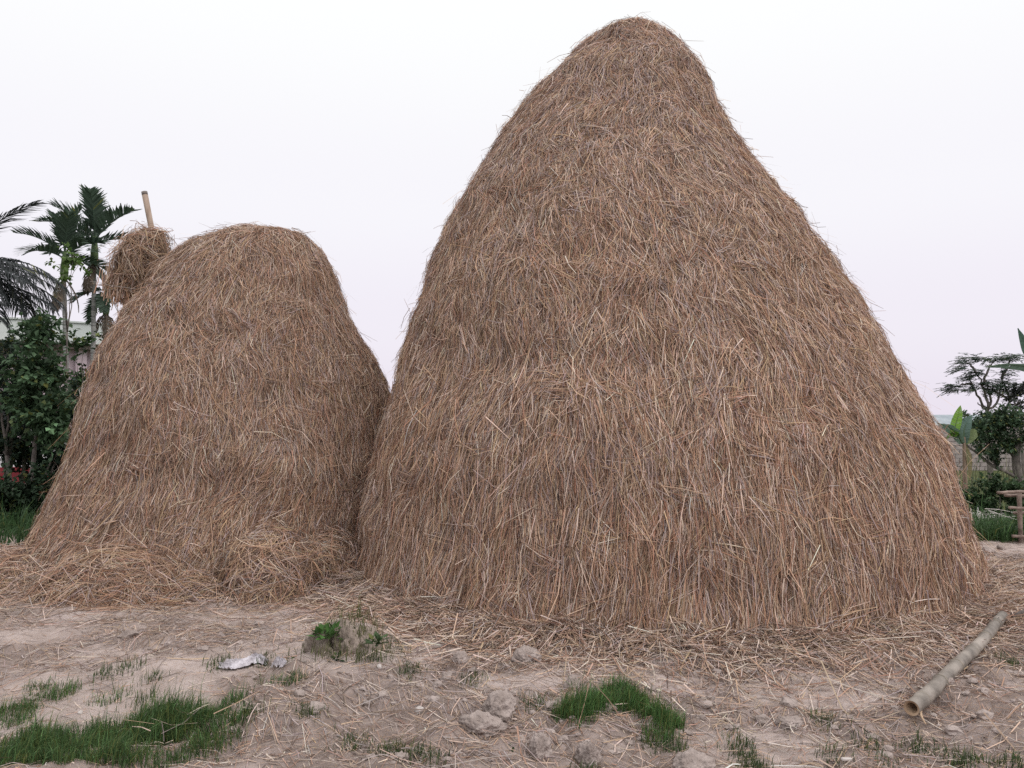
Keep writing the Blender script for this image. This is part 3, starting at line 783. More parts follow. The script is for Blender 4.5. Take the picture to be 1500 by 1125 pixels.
# ------------------------------------------------------------------ crumpled plastic
def crumple(px0, py0, px1, py1, wid, seed, label):
    x0, y0 = on_ground(px0, py0); x1, y1 = on_ground(px1, py1)
    nu, nv = 44, 16
    u = np.linspace(0, 1, nu)[:, None]; v = np.linspace(-1, 1, nv)[None]
    q = p3(u * 6 + 0 * v, v * 1.6 + 0 * u)
    dx, dy = x1 - x0, y1 - y0; Lh = math.hypot(dx, dy); ex, ey = dx / Lh, dy / Lh
    w = wid * (0.35 + 0.65 * np.sin(u * math.pi)) * (1 + 0.55 * fbm(p3(u * 4 + 0 * v, v * 0.4 + 0 * u), seed, 2))
    X = x0 + dx * u - ey * w * v + 0.02 * fbm(q, seed, 2); Y = y0 + dy * u + ex * w * v + 0.02 * fbm(q, seed + 1, 2)
    Z = gz(X, Y) + 0.012 + 0.075 * np.abs(fbm(q * np.array([0.45, 2.6, 1]), seed + 2, 3)) * (1.1 - np.abs(v)) + 0.02 * np.abs(fbm(q * 2, seed + 3, 2))
    idx = np.arange(nu * nv).reshape(nu, nv)
    F = np.stack([idx[:-1, :-1], idx[1:, :-1], idx[1:, 1:], idx[:-1, 1:]], -1).reshape(-1, 4)
    me = np_mesh('plastic_sheet', np.stack([X - x0, Y - y0, Z], -1), F)
    o = link('plastic_sheet', me, M['rag']); o.location = (x0, y0, 0)
    md = o.modifiers.new('thickness', 'SOLIDIFY'); md.thickness = 0.003
    return tag(o, label, 'plastic', 'crumpled plastic scraps')
crumple(322, 978, 392, 977, 0.055, 5, 'crumpled dusty white plastic sheet on the bare soil')
crumple(402, 984, 416, 986, 0.03, 8, 'small white plastic scrap beside the crumpled sheet')

# ------------------------------------------------------------------ bamboo pole on the ground
def bamboo_pole():
    x0, y0 = 2.135, 4.27; x1, y1 = 3.72, 6.02
    r0, r1 = 0.040, 0.036
    z0 = float(gz(np.array(x0), np.array(y0), False)) + r0 + 0.03; z1 = float(gz(np.array(x1), np.array(y1), False)) + r1 + 0.03
    root = empty('bamboo_pole', (x0, y0, z0 - r0), 'grey-green hollow bamboo pole lying on the soil at the right', 'bamboo')
    loc = np.array([x0, y0, z0 - r0])
    A = np.array([x0, y0, z0]); B = np.array([x1, y1, z1]); D = B - A; Ln = np.linalg.norm(D); d = D / Ln
    side = norm(np.cross(d, [0, 0, 1.0]))
    nodes = [0.17, 0.52, 0.89, 1.27, 1.66, 2.05]
    s = np.linspace(0, Ln, 160)
    bend = 0.018 * np.sin(s / Ln * math.pi * 1.0) + 0.004 * np.sin(s * 5)
    pts = A + d * s[:, None] + side * bend[:, None]
    rad = np.interp(s, [0, Ln], [r0, r1]) * (1 + 0.02 * np.sin(s * 3.1))
    for q in nodes: rad = rad + 0.0055 * np.exp(-((s - q) / 0.012) ** 2) - 0.002 * np.exp(-((s - q - 0.02) / 0.012) ** 2)
    V, F, _ = tube_data(pts, rad, 28, False)
    link('culm', np_mesh('culm', V - loc, F, None, False), M['bamboo'], root)
    for (pp, rr, sg) in ((pts[0], r0, 1), (pts[-1], r1, -1)):             # cut rim and hollow inside
        q = np.array([pp, pp + sg * d * 0.001, pp + sg * d * 0.09, pp + sg * d * 0.12]); rin = rr * 0.72
        Vo, Fo, _ = tube_data(np.array([pp, pp + sg * d * 0.002, pp + sg * d * 0.08, pp + sg * d * 0.16]), [rr, rin, rin * 0.97, 0.004], 28, False)
        link('hollow_end', np_mesh('hollow_end', Vo - loc, Fo, None, False), M['bamboo_in'], root)
    for q in nodes:
        c = A + d * q + side * np.interp(q, s, bend); rr = float(np.interp(q, s, rad)) + 0.0012
        Vn, Fn, fc = tube_data(np.array([c - d * 0.006, c - d * 0.002, c + d * 0.002, c + d * 0.006]), [rr - 0.002, rr, rr, rr - 0.002], 28, False)
        link('node_ring', np_mesh('node_ring', Vn - loc, Fn, None, False), M['bamboo_node'], root)
    c = pts[0]; k = 12                                                 # split strip peeling off the near end
    tt = np.linspace(0, 1, k)
    Ps = c + side * (r0 * 0.75) - np.array([0, 0, 1.0]) * (r0 * (0.5 + 0.4 * tt))[:, None] + d * (0.05 - 0.03 * tt)[:, None] + side * (0.06 * tt ** 1.5)[:, None] - d * (0.10 * tt ** 1.2)[:, None]
    join_tubes('split_strip', [(Ps, np.linspace(0.010, 0.003, k))], M['bamboo_in'], root, 6, loc)
bamboo_pole()
st = empty('stick', (3.86, 6.05, 0.03), 'short dark stick beyond the far end of the bamboo pole', 'stick')
join_tubes('shaft', [(np.array([(-0.05, 0, 0.03), (0.12, 0.06, 0.05), (0.32, 0.10, 0.05)]), np.array([0.022, 0.024, 0.02]))], M['bark'], st, 8)
x_, y_ = on_ground(1240, 1112, -0.05)
o = link('stub', box_mesh('stub', 0.055, 0.016, 0.014, 0.004), M['pebble']); o.location = (x_, y_, float(gz(np.array(x_), np.array(y_))) + 0.02); o.rotation_euler = (0, 0.1, 0.25)
tag(o, 'small white broken stub among straw at the bottom right', 'scrap')

# ------------------------------------------------------------------ leaning pole with a straw bundle (behind the left stack)
pt = at(212, 284, 12.2); pb = at(222, 335, 12.2)
dirv = (pb - pt).normalized(); base = pt + dirv * ((pt.z + 0.9) / -dirv.z)
po = empty('upright_pole', (base.x, base.y, base.z), 'leaning weathered wooden pole sticking up behind the left haystack', 'pole')
k = np.linspace(0, 1, 14)
pl = np.array(base)[None] + (np.array(pt) - np.array(base))[None] * k[:, None]
join_tubes('shaft', [(pl, 0.052 - 0.008 * k + 0.002 * np.sin(k * 40))], M['wood'], po, 10, np.array(base))
tip = np.array(pt)
join_tubes('cut_top', [(np.array([tip - np.array(dirv) * -0.02, tip - np.array(dirv) * 0.035]), np.array([0.0455, 0.0455]))], M['bark'], po, 10, np.array(base))

def bundle():
    c = at(207, 378, 12.15); c = np.array(c)
    o = empty('straw_bundle', (c[0], c[1], c[2] - 0.42), 'shaggy straw bundle tied around the leaning pole', 'straw bundle')
    loc = c - np.array([0, 0, 0.42])
    q = np.linspace(0, 1, 16)
    prof = np.array([0.05, 0.09, 0.13, 0.17, 0.22, 0.26, 0.285, 0.29, 0.285, 0.27, 0.26, 0.245, 0.22, 0.18, 0.12, 0.06]) * 0.82
    Md = Mound(c[2] - 0.40 + 0.82 * q, c[0] - 0.20 + 0.36 * q, np.full(16, c[1]), prof, prof, 44, 70, 41, 0.17, 0.0)
    Md.core('straw_core', o, loc, 0.03)
    P, S, p0 = Md.straws(7600, 0.21, 0.0038, 0.5, 0.25, 0.035, None, 4, 0.6, 0.4, 0.5)
    g = np.linspace(0, 1, 4) ** 2
    P[..., 2] -= 0.06 * g
    tag(ribbons('loose_straw', P, S, straw_colors(p0, 13, 0.0, 0.0) * 0.9, M['straw'], o, loc), kind='stuff')
    n = 900                                                           # hanging tail at the lower left
    a0 = np.array(at(183, 402, 12.15))
    X = a0[None] + rng.normal(0, 1, (n, 3)) * np.array([0.11, 0.10, 0.07])
    L = rng.uniform(0.15, 0.42, n); dx = rng.normal(0, 0.18, n)
    P = np.stack([X + np.array([dx * 0, dx * 0, 0 * dx]).T, X + np.stack([dx * L * 0.5, rng.normal(0, 0.02, n), -L * 0.5], -1), X + np.stack([dx * L, rng.normal(0, 0.04, n), -L], -1)], 1)
    S = np.tile(np.array([0.0055, 0.001, 0]), (n, 3, 1))
    tag(ribbons('hanging_tail', P, S, straw_colors(X, 14), M['straw'], o, loc), kind='stuff')
bundle()

# ------------------------------------------------------------------ palms
def frond(parent, loc, origin, az, el, L, droop, nleaf, llen, hang, col, wid=0.02, stiff=0.25, mat='leaf', fwd=0.55):
    k = 14
    s = np.linspace(0, 1, k)
    e = el - droop * s ** 1.4
    hx = np.array([math.cos(az), math.sin(az), 0.0])
    d = np.cos(e)[:, None] * hx + np.sin(e)[:, None] * np.array([0, 0, 1.0])
    ra = np.asarray(origin) + np.concatenate([[np.zeros(3)], np.cumsum(d[:-1] * (L / (k - 1)), 0)])
    q = np.linspace(0.16, 0.99, nleaf); q = np.repeat(q, 2); sg = np.tile([1, -1], nleaf)
    q = np.clip(q + rng.normal(0, 0.006, len(q)), 0, 1)
    C = np.stack([np.interp(q, s, ra[:, i]) for i in range(3)], -1); Dd = np.stack([np.interp(q, s, d[:, i]) for i in range(3)], -1)
    side = np.cross(hx, [0, 0, 1.0]); nup = np.cross(side, Dd) * -1
    nup = np.where(nup[:, 2:3] < 0, -nup, nup)
    ll = llen * (0.35 + 0.65 * np.sin(np.clip(q * 0.95 + 0.05, 0, 1) * math.pi) ** 0.6) * rng.uniform(0.85, 1.1, len(q))
    D1 = norm(side[None] * sg[:, None] * rng.uniform(0.75, 1.0, (len(q), 1)) + Dd * (fwd + 0.5 * q[:, None]) + nup * stiff)
    P0 = C; P1 = C + D1 * (ll * 0.5)[:, None]; P2 = P1 + norm(D1 + np.array([0, 0, -hang]) + rng.normal(0, 0.1, (len(q), 3))) * (ll * 0.5)[:, None]
    P = np.stack([P0, P1, P2], 1)
    Sd = norm(np.cross(D1, nup) + rng.normal(0, 0.25, D1.shape))
    S = Sd[:, None] * (wid * np.array([0.6, 1.0, 0.12]))[None, :, None]
    n = len(q)
    V1 = np.stack([P - S, P + S], 2); idx = np.arange(n * 6).reshape(n, 3, 2)
    F1 = np.stack([idx[:, :-1, 0], idx[:, :-1, 1], idx[:, 1:, 1], idx[:, 1:, 0]], -1).reshape(-1, 4)
    V2, F2, _ = tube_data(ra, np.linspace(0.022, 0.005, k), 5, False)
    cc = greens(n, col, 0.22, 0.03)
    V = np.vstack([V1.reshape(-1, 3), V2]) - np.asarray(loc)
    C_ = np.vstack([np.repeat(cc, 6, 0), np.tile(np.asarray(col) * 1.5, (len(V2), 1))])
    return link('frond', np_mesh('frond', V, np.vstack([F1, F2 + n * 6]), C_), M[mat], parent)

def palm_trunk(root, a, b, r0, r1, loc, mat='palmbark', rings=True):
    k = np.linspace(0, 1, 60)
    pts = np.asarray(a) + (np.asarray(b) - np.asarray(a)) * k[:, None] + np.array([0.06, 0, 0]) * np.sin(k * 3.2)[:, None]
    join_tubes('trunk', [(pts, r0 + (r1 - r0) * k + 0.006 * (np.arange(60) % 3 == 0))], M[mat], root, 10, loc)

def areca(px, cyp, basepx, Y, nf, L, label, seed, tilt=0.0, col=(0.062, 0.095, 0.068), els=None):  # default leaf green is lightened, distance haze put into the colour
    top = np.array(at(px, cyp, Y)); b = np.array(at(basepx, 620, Y)); b[2] = -0.9
    o = empty('areca_palm', b, label, 'palm', 'areca palms behind the left haystack')
    neck = top - np.array([0, 0, 0.75])
    palm_trunk(o, b, neck, 0.062, 0.05, b)
    q = np.linspace(0, 1, 8)
    join_tubes('crownshaft', [(neck + (top - neck) * q[:, None], np.array([0.062, 0.085, 0.095, 0.09, 0.08, 0.07, 0.055, 0.04]))], M['greenshaft'], o, 10, b)
    for i in range(nf):
        az = i * 2.4 + seed + rng.normal(0, 0.2); el = (1.45 - 1.35 * (i / max(nf - 1, 1)) ** 0.9) if els is None else els[i]
        frond(o, b, top - np.array([0, 0, 0.05 * i * 0.5]), az, el, L * rng.uniform(0.85, 1.1), 0.55 + 0.6 * i / nf, 26, 0.50 * L / 1.4, 0.25, col, 0.028, 0.55)
    for i in range(3):                                                 # hanging dead fronds round the shaft
        frond(o, b, neck + np.array([0, 0, 0.1]), i * 2.2 + seed, -0.9, 0.85, 0.7, 16, 0.25, 1.2, (0.11, 0.085, 0.065), 0.02, 0.0)
    return o
areca(95, 368, 97, 19.0, 9, 1.25, 'left areca palm, its slim trunk nearest the coconut fronds', 0.4)
areca(139, 346, 128, 19.6, 10, 1.3, 'tallest areca palm with upright fan of fronds, in the middle', 2.6)
areca(156, 420, 147, 20.2, 8, 0.95, 'short areca palm with drooping fronds touching the left haystack outline', 3.1, els=[1.0, 0.5, 0.1, -0.2, -0.4, -0.6, -0.3, 0.2])

def coconut():
    top = np.array(at(-75, 395, 13.5)); b = top.copy(); b[2] = -0.9; b[0] -= 0.5
    o = empty('coconut_palm', b, 'coconut palm at the left edge with long feathery drooping fronds', 'palm')
    palm_trunk(o, b, top - np.array([0, 0, 0.1]), 0.17, 0.12, b)
    spec = [(-0.10, 0.84, 1.98, 0.62), (0.25, 0.05, 1.9, 0.9), (-0.25, 0.25, 1.95, 1.1), (-0.55, 0.0, 1.9, 1.0), (0.05, -0.25, 2.05, 0.75), (0.6, 0.3, 1.9, 1.2), (-0.9, 0.15, 2.1, 1.3),
            (0.15, 0.35, 1.8, 1.2), (-0.4, -0.35, 1.7, 0.7), (2.2, 0.4, 2.2, 1.2), (3.2, 0.3, 2.2, 1.2), (4.2, 0.4, 2.2, 1.2), (-1.6, 0.3, 2.0, 1.3), (1.5, 0.2, 2.0, 1.2), (0.1, 0.12, 1.95, 1.25), (-0.15, -0.05, 1.8, 1.2)]
    spec += [(-0.05, -0.10, 1.9, 0.55), (0.35, -0.2, 1.8, 0.7), (-0.35, 0.10, 1.9, 0.8), (0.2, 0.2, 1.85, 0.9)]
    for i, (az, el, L, dr) in enumerate(spec):
        frond(o, b, top + rng.normal(0, 0.04, 3), az, el, L, dr, 44, 0.5 if i == 0 else 0.6, 0.35 if i == 0 else 1.1, (0.032, 0.038, 0.040), 0.012, 0.0, 'leaf', 1.5 if i == 0 else 0.9)
coconut()

# ------------------------------------------------------------------ shrubs and trees
def branch_set(base, tips, r0, jitter=0.08, k=7):
    tubes = []
    for (t_, r_) in tips:
        q = np.linspace(0, 1, k)[:, None]
        mid = np.asarray(base[0]) * (1 - q) + np.asarray(t_) * q
        w = np.cumsum(rng.normal(0, jitter, (k, 3)) * np.array([1, 1, 0.4]), 0) * np.sin(q * math.pi)
        tubes.append((mid + w, np.linspace(r_, r_ * 0.3, k)))
    return tubes

def foliage(name, root, loc, blobs, n, L, c, leafr=0.36, up=0.3, yellow=0.08, dark=0.25, twig=True, mat='leaf', droop=0.2):
    """leaf sprays gathered in many small clumps spread over given ellipsoids (x,y,z,rx,ry,rz,weight)"""
    w = np.array([b_[6] for b_ in blobs], float); w /= w.sum()
    cl = max(8, n // 26)
    k = rng.choice(len(blobs), cl, p=w); B = np.array([b_[:6] for b_ in blobs])[k]
    v = norm(rng.normal(0, 1, (cl, 3))) * (rng.random((cl, 1)) ** 0.45)
    cc = B[:, :3] + v * B[:, 3:6]
    out = norm(v + np.array([0, 0, up]) + rng.normal(0, 0.35, (cl, 3)))
    g = rng.integers(0, cl, n); s = rng.random(n)
    sprl = L * 4.0
    C = cc[g] + out[g] * ((s - 0.5) * sprl)[:, None] + rng.normal(0, L * 0.35, (n, 3))
    D = norm(out[g] * 0.6 + rng.normal(0, 0.65, (n, 3)) + np.array([0, 0, -droop]))
    U = norm(np.array([0, 0, 1.0]) + rng.normal(0, 0.45, (n, 3)))
    ton = np.exp(rng.normal(0, dark, cl))[g][:, None]
    LL = L * rng.uniform(0.65, 1.25, n)
    leaf_mesh(name, C, D, U, LL, LL * leafr, greens(n, c, 0.18, yellow) * ton, M[mat], root, loc)
    return cc, out, sprl

def plant(name, px, basepx, Y, blobs_px, n, L, c, label, cat, group=None, trunk_r=0.04, zb=None, **kw):
    """blobs_px: (px, py, half width px, half height px, weight) at depth Y"""
    bz_ = float(gz(np.array(0.0 if zb is None else 0.0), np.array(Y), False)) if zb is None else zb
    b = np.array(at(basepx, 620, Y)); b[2] = bz_
    o = empty(name, b, label, cat, group)
    sc = Y / 1150.0; bl_ = []
    for (bx, by, hw, hh, w) in blobs_px:
        p = at(bx, by, Y); bl_.append((p.x, p.y + rng.normal(0, 0.15), p.z, hw * sc, max(hw * sc * 0.8, 0.15), hh * sc, w))
    cc, out, sp = foliage('crown', o, b, bl_, n, L, c, **kw)
    cen = np.array([(q[0], q[1], q[2]) for q in bl_]).mean(0)
    fork = b * 0.45 + cen * 0.55; fork[2] = b[2] + (min(q[2] for q in bl_) - b[2]) * 0.8
    kk = np.linspace(0, 1, 9)[:, None]
    tr = b * (1 - kk) + fork * kk + np.cumsum(rng.normal(0, 0.012, (9, 3)), 0) * np.array([1, 1, 0])
    join_tubes('trunk', [(tr, np.linspace(trunk_r, trunk_r * 0.65, 9))], M['bark'], o, 8, b)
    tubes = branch_set([tr[-1]], [((q[0], q[1], q[2]), trunk_r * 0.5) for q in bl_], trunk_r * 0.5, 0.03)
    sel = rng.choice(len(cc), min(len(cc), 26), replace=False)
    cb = np.array([q[:3] for q in bl_])
    for i in sel:
        j = np.argmin(((cb - cc[i]) ** 2).sum(1)); q = np.linspace(0, 1, 5)[:, None]
        tubes.append((cb[j] * (1 - q) + cc[i] * q + rng.normal(0, 0.015, (5, 3)), np.linspace(trunk_r * 0.28, trunk_r * 0.1, 5)))
    join_tubes('branches', tubes, M['bark'], o, 6, b)
    return o

DK = (0.030, 0.050, 0.034)
plant('leafy_shrub', 60, 45, 12.0, [(50, 492, 30, 26, 0.55), (58, 545, 36, 36, 1.3), (55, 600, 45, 45, 1.5), (88, 615, 24, 36, 0.9)], 5200, 0.10, (0.06, 0.105, 0.055), 'tall leafy shrub with fresh green top beside the left haystack', 'shrub', 'shrubs at the left edge', 0.045)
plant('leafy_shrub', 5, 12, 12.6, [(0, 520, 40, 40, 1), (8, 580, 40, 45, 1.2), (-10, 640, 45, 40, 1)], 5200, 0.065, DK, 'dark dense shrub cut by the left edge, with greyish small leaves', 'shrub', 'shrubs at the left edge', 0.05)
plant('leafy_shrub', 80, 80, 13.2, [(85, 640, 38, 45, 1.2), (50, 665, 40, 34, 1.0), (105, 595, 20, 26, 0.6), (25, 640, 30, 30, 0.7), (75, 690, 24, 26, 0.5)], 5600, 0.08, (0.026, 0.045, 0.030), 'low dark bush under the tall leafy shrub, against the stack', 'shrub', 'shrubs at the left edge', 0.04)
plant('low_bush', 30, 30, 11.6, [(15, 735, 32, 45, 1.2), (45, 735, 26, 40, 1.2), (-10, 740, 30, 45, 0.8), (66, 715, 20, 32, 0.8), (10, 790, 26, 30, 0.8), (36, 775, 20, 26, 0.6)], 5600, 0.075, (0.028, 0.05, 0.028), 'low dark undergrowth bush at the foot of the shrubs by the left edge', 'bush', None, 0.02)
plant('sapling', 100, 92, 15.0, [(100, 372, 10, 12, 1), (92, 392, 12, 14, 1), (112, 382, 12, 9, 0.8), (98, 410, 9, 12, 0.7)], 230, 0.095, (0.10, 0.17, 0.045), 'thin sapling with a bright green sprig before the areca trunks', 'sapling', None, 0.022)
plant('climber', 115, 118, 16.0, [(118, 505, 22, 16, 0.6), (105, 555, 24, 22, 1.0), (118, 570, 14, 24, 0.8), (130, 500, 18, 14, 0.4)], 520, 0.11, (0.04, 0.075, 0.03), 'sparse climbing plant in front of the pink house wall', 'climber', None, 0.02)
# bare leaning stems below the shrubs
for (pa, pb_, Y, r, lab) in [((6, 860), (0, 580), 12.7, 0.04, 'pale mossy tree stem standing at the far left edge'), ((4, 800), (20, 540), 12.9, 0.05, 'thick dark stem below the dark shrub at the left edge'), ((22, 800), (40, 520), 13.0, 0.035, 'thin brown stem right of the thick dark one')]:
    a_ = np.array(at(*pa, Y)); b_ = np.array(at(*pb_, Y)); g0 = -0.35; d_ = (b_ - a_); a_ = a_ + d_ * ((g0 - a_[2]) / d_[2])
    o = empty('bare_stem', a_, lab, 'stem', 'bare stems under the shrubs')
    q = np.linspace(0, 1, 9)[:, None]
    main = a_ * (1 - q) + b_ * q + np.cumsum(rng.normal(0, 0.03, (9, 3)), 0)
    join_tubes('trunk', [(main, np.linspace(r, r * 0.7, 9))], M['mossbark'], o, 8, a_)
    join_tubes('branch', [(main[5] * (1 - q) + (main[5] + np.array([0.35, 0.1, 0.4])) * q + 0.05 * np.sin(q * 5), np.linspace(r * 0.35, r * 0.12, 9))], M['mossbark'], o, 6, a_)

# ------------------------------------------------------------------ house at the left
def house():
    A = np.array([-15.65, 24.0]); d = np.array([2.25, 1.6]); d /= np.linalg.norm(d); nrm = np.array([d[1], -d[0]])
    o = empty('house', (A[0], A[1], -0.9), 'pale pink flat-roofed house with white parapet behind the shrubs', 'house')
    o.rotation_euler = (0, 0, math.atan2(d[1], d[0]))
    # local x along the front, y to the back
    box('wall', 1.0, 2.62, 2.35, 16, 5, 4.7, M['lilac'], o)
    pr = box('parapet', 1.0, 2.4, 5.18, 16.8, 5.9, 0.66, M['parapet'], o, 0.02)
    box('coping', 0, 0, 0.35, 16.9, 6.0, 0.05, M['parapet'], pr)
    box('roof_ledge', 1.0, 2.45, 4.77, 16.5, 5.6, 0.14, M['ledge'], o)
    box('white_band', 1.0, 2.6, 1.25, 16.06, 5.06, 0.5, M['whitepaint'], o)
    box('red_plinth', 1.0, 2.6, 0.75, 16.1, 5.1, 0.5, M['redpaint'], o)
    box('base', 1.0, 2.6, 0.20, 16.16, 5.16, 0.58, M['ledge'], o)
    for cx in (-5.0, -1.0, 2.15, 3.0, 6.0):
        box('column', cx, 0.0, 2.35, 0.32, 0.25, 4.7, M['lilac'], o, 0.01)
    for cx in (-3.0, 0.5, 4.6):
        f = box('window', cx, 0.10, 2.7, 1.2, 0.10, 1.3, M['whitepaint'], o)
        box('pane', -0.28, -0.03, 0, 0.46, 0.06, 1.1, M['glass'], f); box('pane', 0.28, -0.03, 0, 0.46, 0.06, 1.1, M['glass'], f)
house()

# ------------------------------------------------------------------ right-hand background
def block_wall():
    x0, x1, Y = 19.2, 27.0, 38.0; zb, rows = -0.9, 11
    o = empty('block_wall', (x0, Y, zb), 'low grey concrete block wall behind the tall weeds at the right', 'wall')
    box('mortar', (x1 - x0) / 2, 0.11, rows * 0.1, x1 - x0, 0.14, rows * 0.2 - 0.01, M['mortar'], o)
    me = box_mesh('block', 0.385, 0.19, 0.185, 0.008); me.materials.append(M['block'])
    for r_ in range(rows):
        cx = 0.2 if r_ % 2 == 0 else 0.4
        while cx < x1 - x0 - 0.1:
            b_ = link('block', me, None, o); b_.location = (cx, 0.1 + rng.normal(0, 0.006), r_ * 0.2 + 0.1); cx += 0.4
block_wall()
fh = empty('shed', (33.2, 60, -0.9), 'far grey tin-roofed shed at the right end of the haystack', 'shed')
box('wall', 0, 1.5, 1.0, 6.0, 3.0, 2.0, M['mortar'], fh)
bm = bmesh.new()
vs = [bm.verts.new(v) for v in [(-3.4, -0.5, 1.95), (3.4, -0.5, 1.95), (3.4, 1.5, 2.85), (-3.4, 1.5, 2.85), (-3.4, 3.5, 1.95), (3.4, 3.5, 1.95), (-3.4, 1.5, 1.99), (3.4, 1.5, 1.99)]]
for f_ in [(0, 1, 2, 3), (3, 2, 5, 4), (0, 3, 6), (3, 4, 6), (1, 7, 2), (2, 7, 5), (0, 6, 7, 1), (6, 4, 5, 7)]:
    bm.faces.new([vs[i] for i in f_])
me = bpy.data.meshes.new('roof'); bm.to_mesh(me); bm.free(); link('roof', me, M['tin'], fh)

def feathery_tree():
    Y = 30.0
    b = np.array(at(1450, 620, Y)); b[2] = -0.9
    o = empty('feathery_tree', b, 'slender tree with thin feathery foliage against the sky at the right', 'tree')
    P_ = lambda px, py: np.array(at(px, py, Y))
    fork = P_(1446, 600)
    q = np.linspace(0, 1, 9)[:, None]
    join_tubes('trunk', [(b * (1 - q) + fork * q + np.cumsum(rng.normal(0, 0.012, (9, 3)), 0) * (1 - q), np.linspace(0.11, 0.075, 9))], M['bark'], o, 8, b)
    lines = [[(1446, 600), (1436, 588), (1430, 575), (1424, 562), (1418, 552)], [(1446, 600), (1438, 596), (1432, 590)], [(1446, 600), (1444, 580), (1440, 565), (1434, 552), (1428, 540)],
             [(1446, 600), (1452, 588), (1449, 570), (1447, 560)], [(1446, 600), (1458, 596), (1464, 580), (1468, 562), (1469, 545)], [(1464, 580), (1456, 572), (1452, 568)], [(1464, 578), (1474, 582), (1480, 586)],
             [(1480, 586), (1476, 575), (1472, 565)], [(1424, 562), (1412, 562), (1402, 566)], [(1430, 548), (1422, 534), (1414, 530)], [(1440, 565), (1448, 540), (1456, 530)], [(1468, 555), (1476, 535), (1480, 526)]]
    tubes = []
    for L_ in lines:
        pts = np.array([P_(*v) for v in L_]); tt = np.linspace(0, 1, len(pts)); t2 = np.linspace(0, 1, 10)
        pts = np.stack([np.interp(t2, tt, pts[:, i]) for i in range(3)], -1) + rng.normal(0, 0.015, (10, 3)) * np.array([1, 3, 1])
        tubes.append((pts, np.linspace(0.055, 0.018, 10)))
    join_tubes('branches', tubes, M['bark'], o, 6, b)
    # pinnate sprays
    tips = [(1418, 528, 14, 8), (1410, 540, 10, 5), (1440, 525, 16, 6), (1462, 526, 18, 6), (1478, 522, 10, 4), (1470, 548, 9, 8), (1424, 552, 10, 6), (1402, 566, 12, 5), (1398, 570, 8, 4), (1442, 562, 12, 7), (1450, 566, 9, 6),
            (1462, 560, 8, 6), (1435, 545, 8, 4), (1484, 565, 6, 4), (1446, 574, 10, 5), (1428, 568, 8, 5), (1470, 572, 8, 5)]
    Cs, Ds = [], []
    for (px, py, hw, hh) in tips:
        c = P_(px, py)
        for j in range(int(12 + hw * 2.0)):
            a0 = c + rng.normal(0, 1, 3) * np.array([hw * 0.5, 8, hh * 0.5]) * Y / 1150
            az = rng.normal(0 if px > 1440 else math.pi, 0.9); dr = np.array([math.cos(az), math.sin(az) * 0.7, rng.normal(-0.05, 0.25)])
            for s in np.linspace(0, 0.34, 8):
                for sg in (-1, 1):
                    Cs.append(a0 + dr * s + np.array([0, 0, -0.35 * s * s])); Ds.append(dr * 0.6 + np.array([-dr[1], dr[0], 0]) * sg + rng.normal(0, 0.1, 3))
    Cs, Ds = np.array(Cs), np.array(Ds); n = len(Cs)
    leaf_mesh('crown', Cs, Ds, norm(np.array([0, 0, 1.0]) + rng.normal(0, 0.3, (n, 3))), rng.uniform(0.07, 0.13, n), rng.uniform(0.014, 0.026, n), greens(n, (0.075, 0.11, 0.085), 0.2), M['leaf'], o, b)
feathery_tree()

def leaning_tree():
    Y = 24.0
    P_ = lambda px, py, dy=0: np.array(at(px, py, Y + dy))
    b = P_(1500, 735); b[2] = -0.85
    o = empty('leaning_tree', b, 'dense dark green tree with a smooth pale leaning trunk at the right', 'tree')
    def smoothline(L_, k=14):
        pts = np.array([P_(*v) for v in L_]); tt = np.linspace(0, 1, len(pts)); t2 = np.linspace(0, 1, k)
        return np.stack([np.interp(t2, tt, pts[:, i]) for i in range(3)], -1)
    join_tubes('trunk', [(smoothline([(1501, 735), (1496, 715), (1491, 695), (1488, 675), (1489, 658), (1492, 640)]), np.linspace(0.15, 0.10, 14))], M['bark'], o, 10, b)
    ls = [[(1488, 672), (1478, 660), (1470, 648), (1460, 640)], [(1490, 655), (1500, 640), (1512, 630)], [(1490, 700), (1472, 690), (1458, 685), (1445, 676), (1432, 664), (1420, 656), (1412, 648)], [(1460, 686), (1455, 670), (1450, 660)], [(1452, 660), (1446, 648), (1438, 636), (1434, 630)]]
    join_tubes('branches', [(smoothline(L_), np.linspace(0.06, 0.025, 14)) for L_ in ls], M['bark'], o, 7, b)
    bl_ = []
    for (bx, by, hw, hh, w) in [(1440, 618, 24, 12, 1), (1462, 612, 24, 14, 1.2), (1485, 618, 24, 16, 1.2), (1450, 640, 26, 14, 0.9), (1478, 645, 20, 14, 0.7), (1505, 635, 20, 22, 0.8), (1425, 632, 12, 12, 0.5), (1452, 668, 14, 8, 0.25), (1436, 655, 14, 8, 0.25)]:
        p = P_(bx, by); sc = Y / 1150; bl_.append((p[0], p[1] + rng.normal(0, 0.2), p[2], hw * sc, 0.5, hh * sc, w))
    foliage('crown', o, b, bl_, 6800, 0.11, (0.055, 0.092, 0.052), 0.30, 0.3, 0.12, 0.35)
leaning_tree()
plant('thin_tree', 1495, 1500, 27.0, [(1490, 578, 14, 8, 1), (1500, 568, 14, 10, 1), (1484, 590, 12, 8, 0.7), (1500, 595, 16, 8, 1)], 900, 0.10, (0.045, 0.05, 0.045), 'thin dull-leaved tree at the right edge behind the dense one', 'tree', None, 0.06)

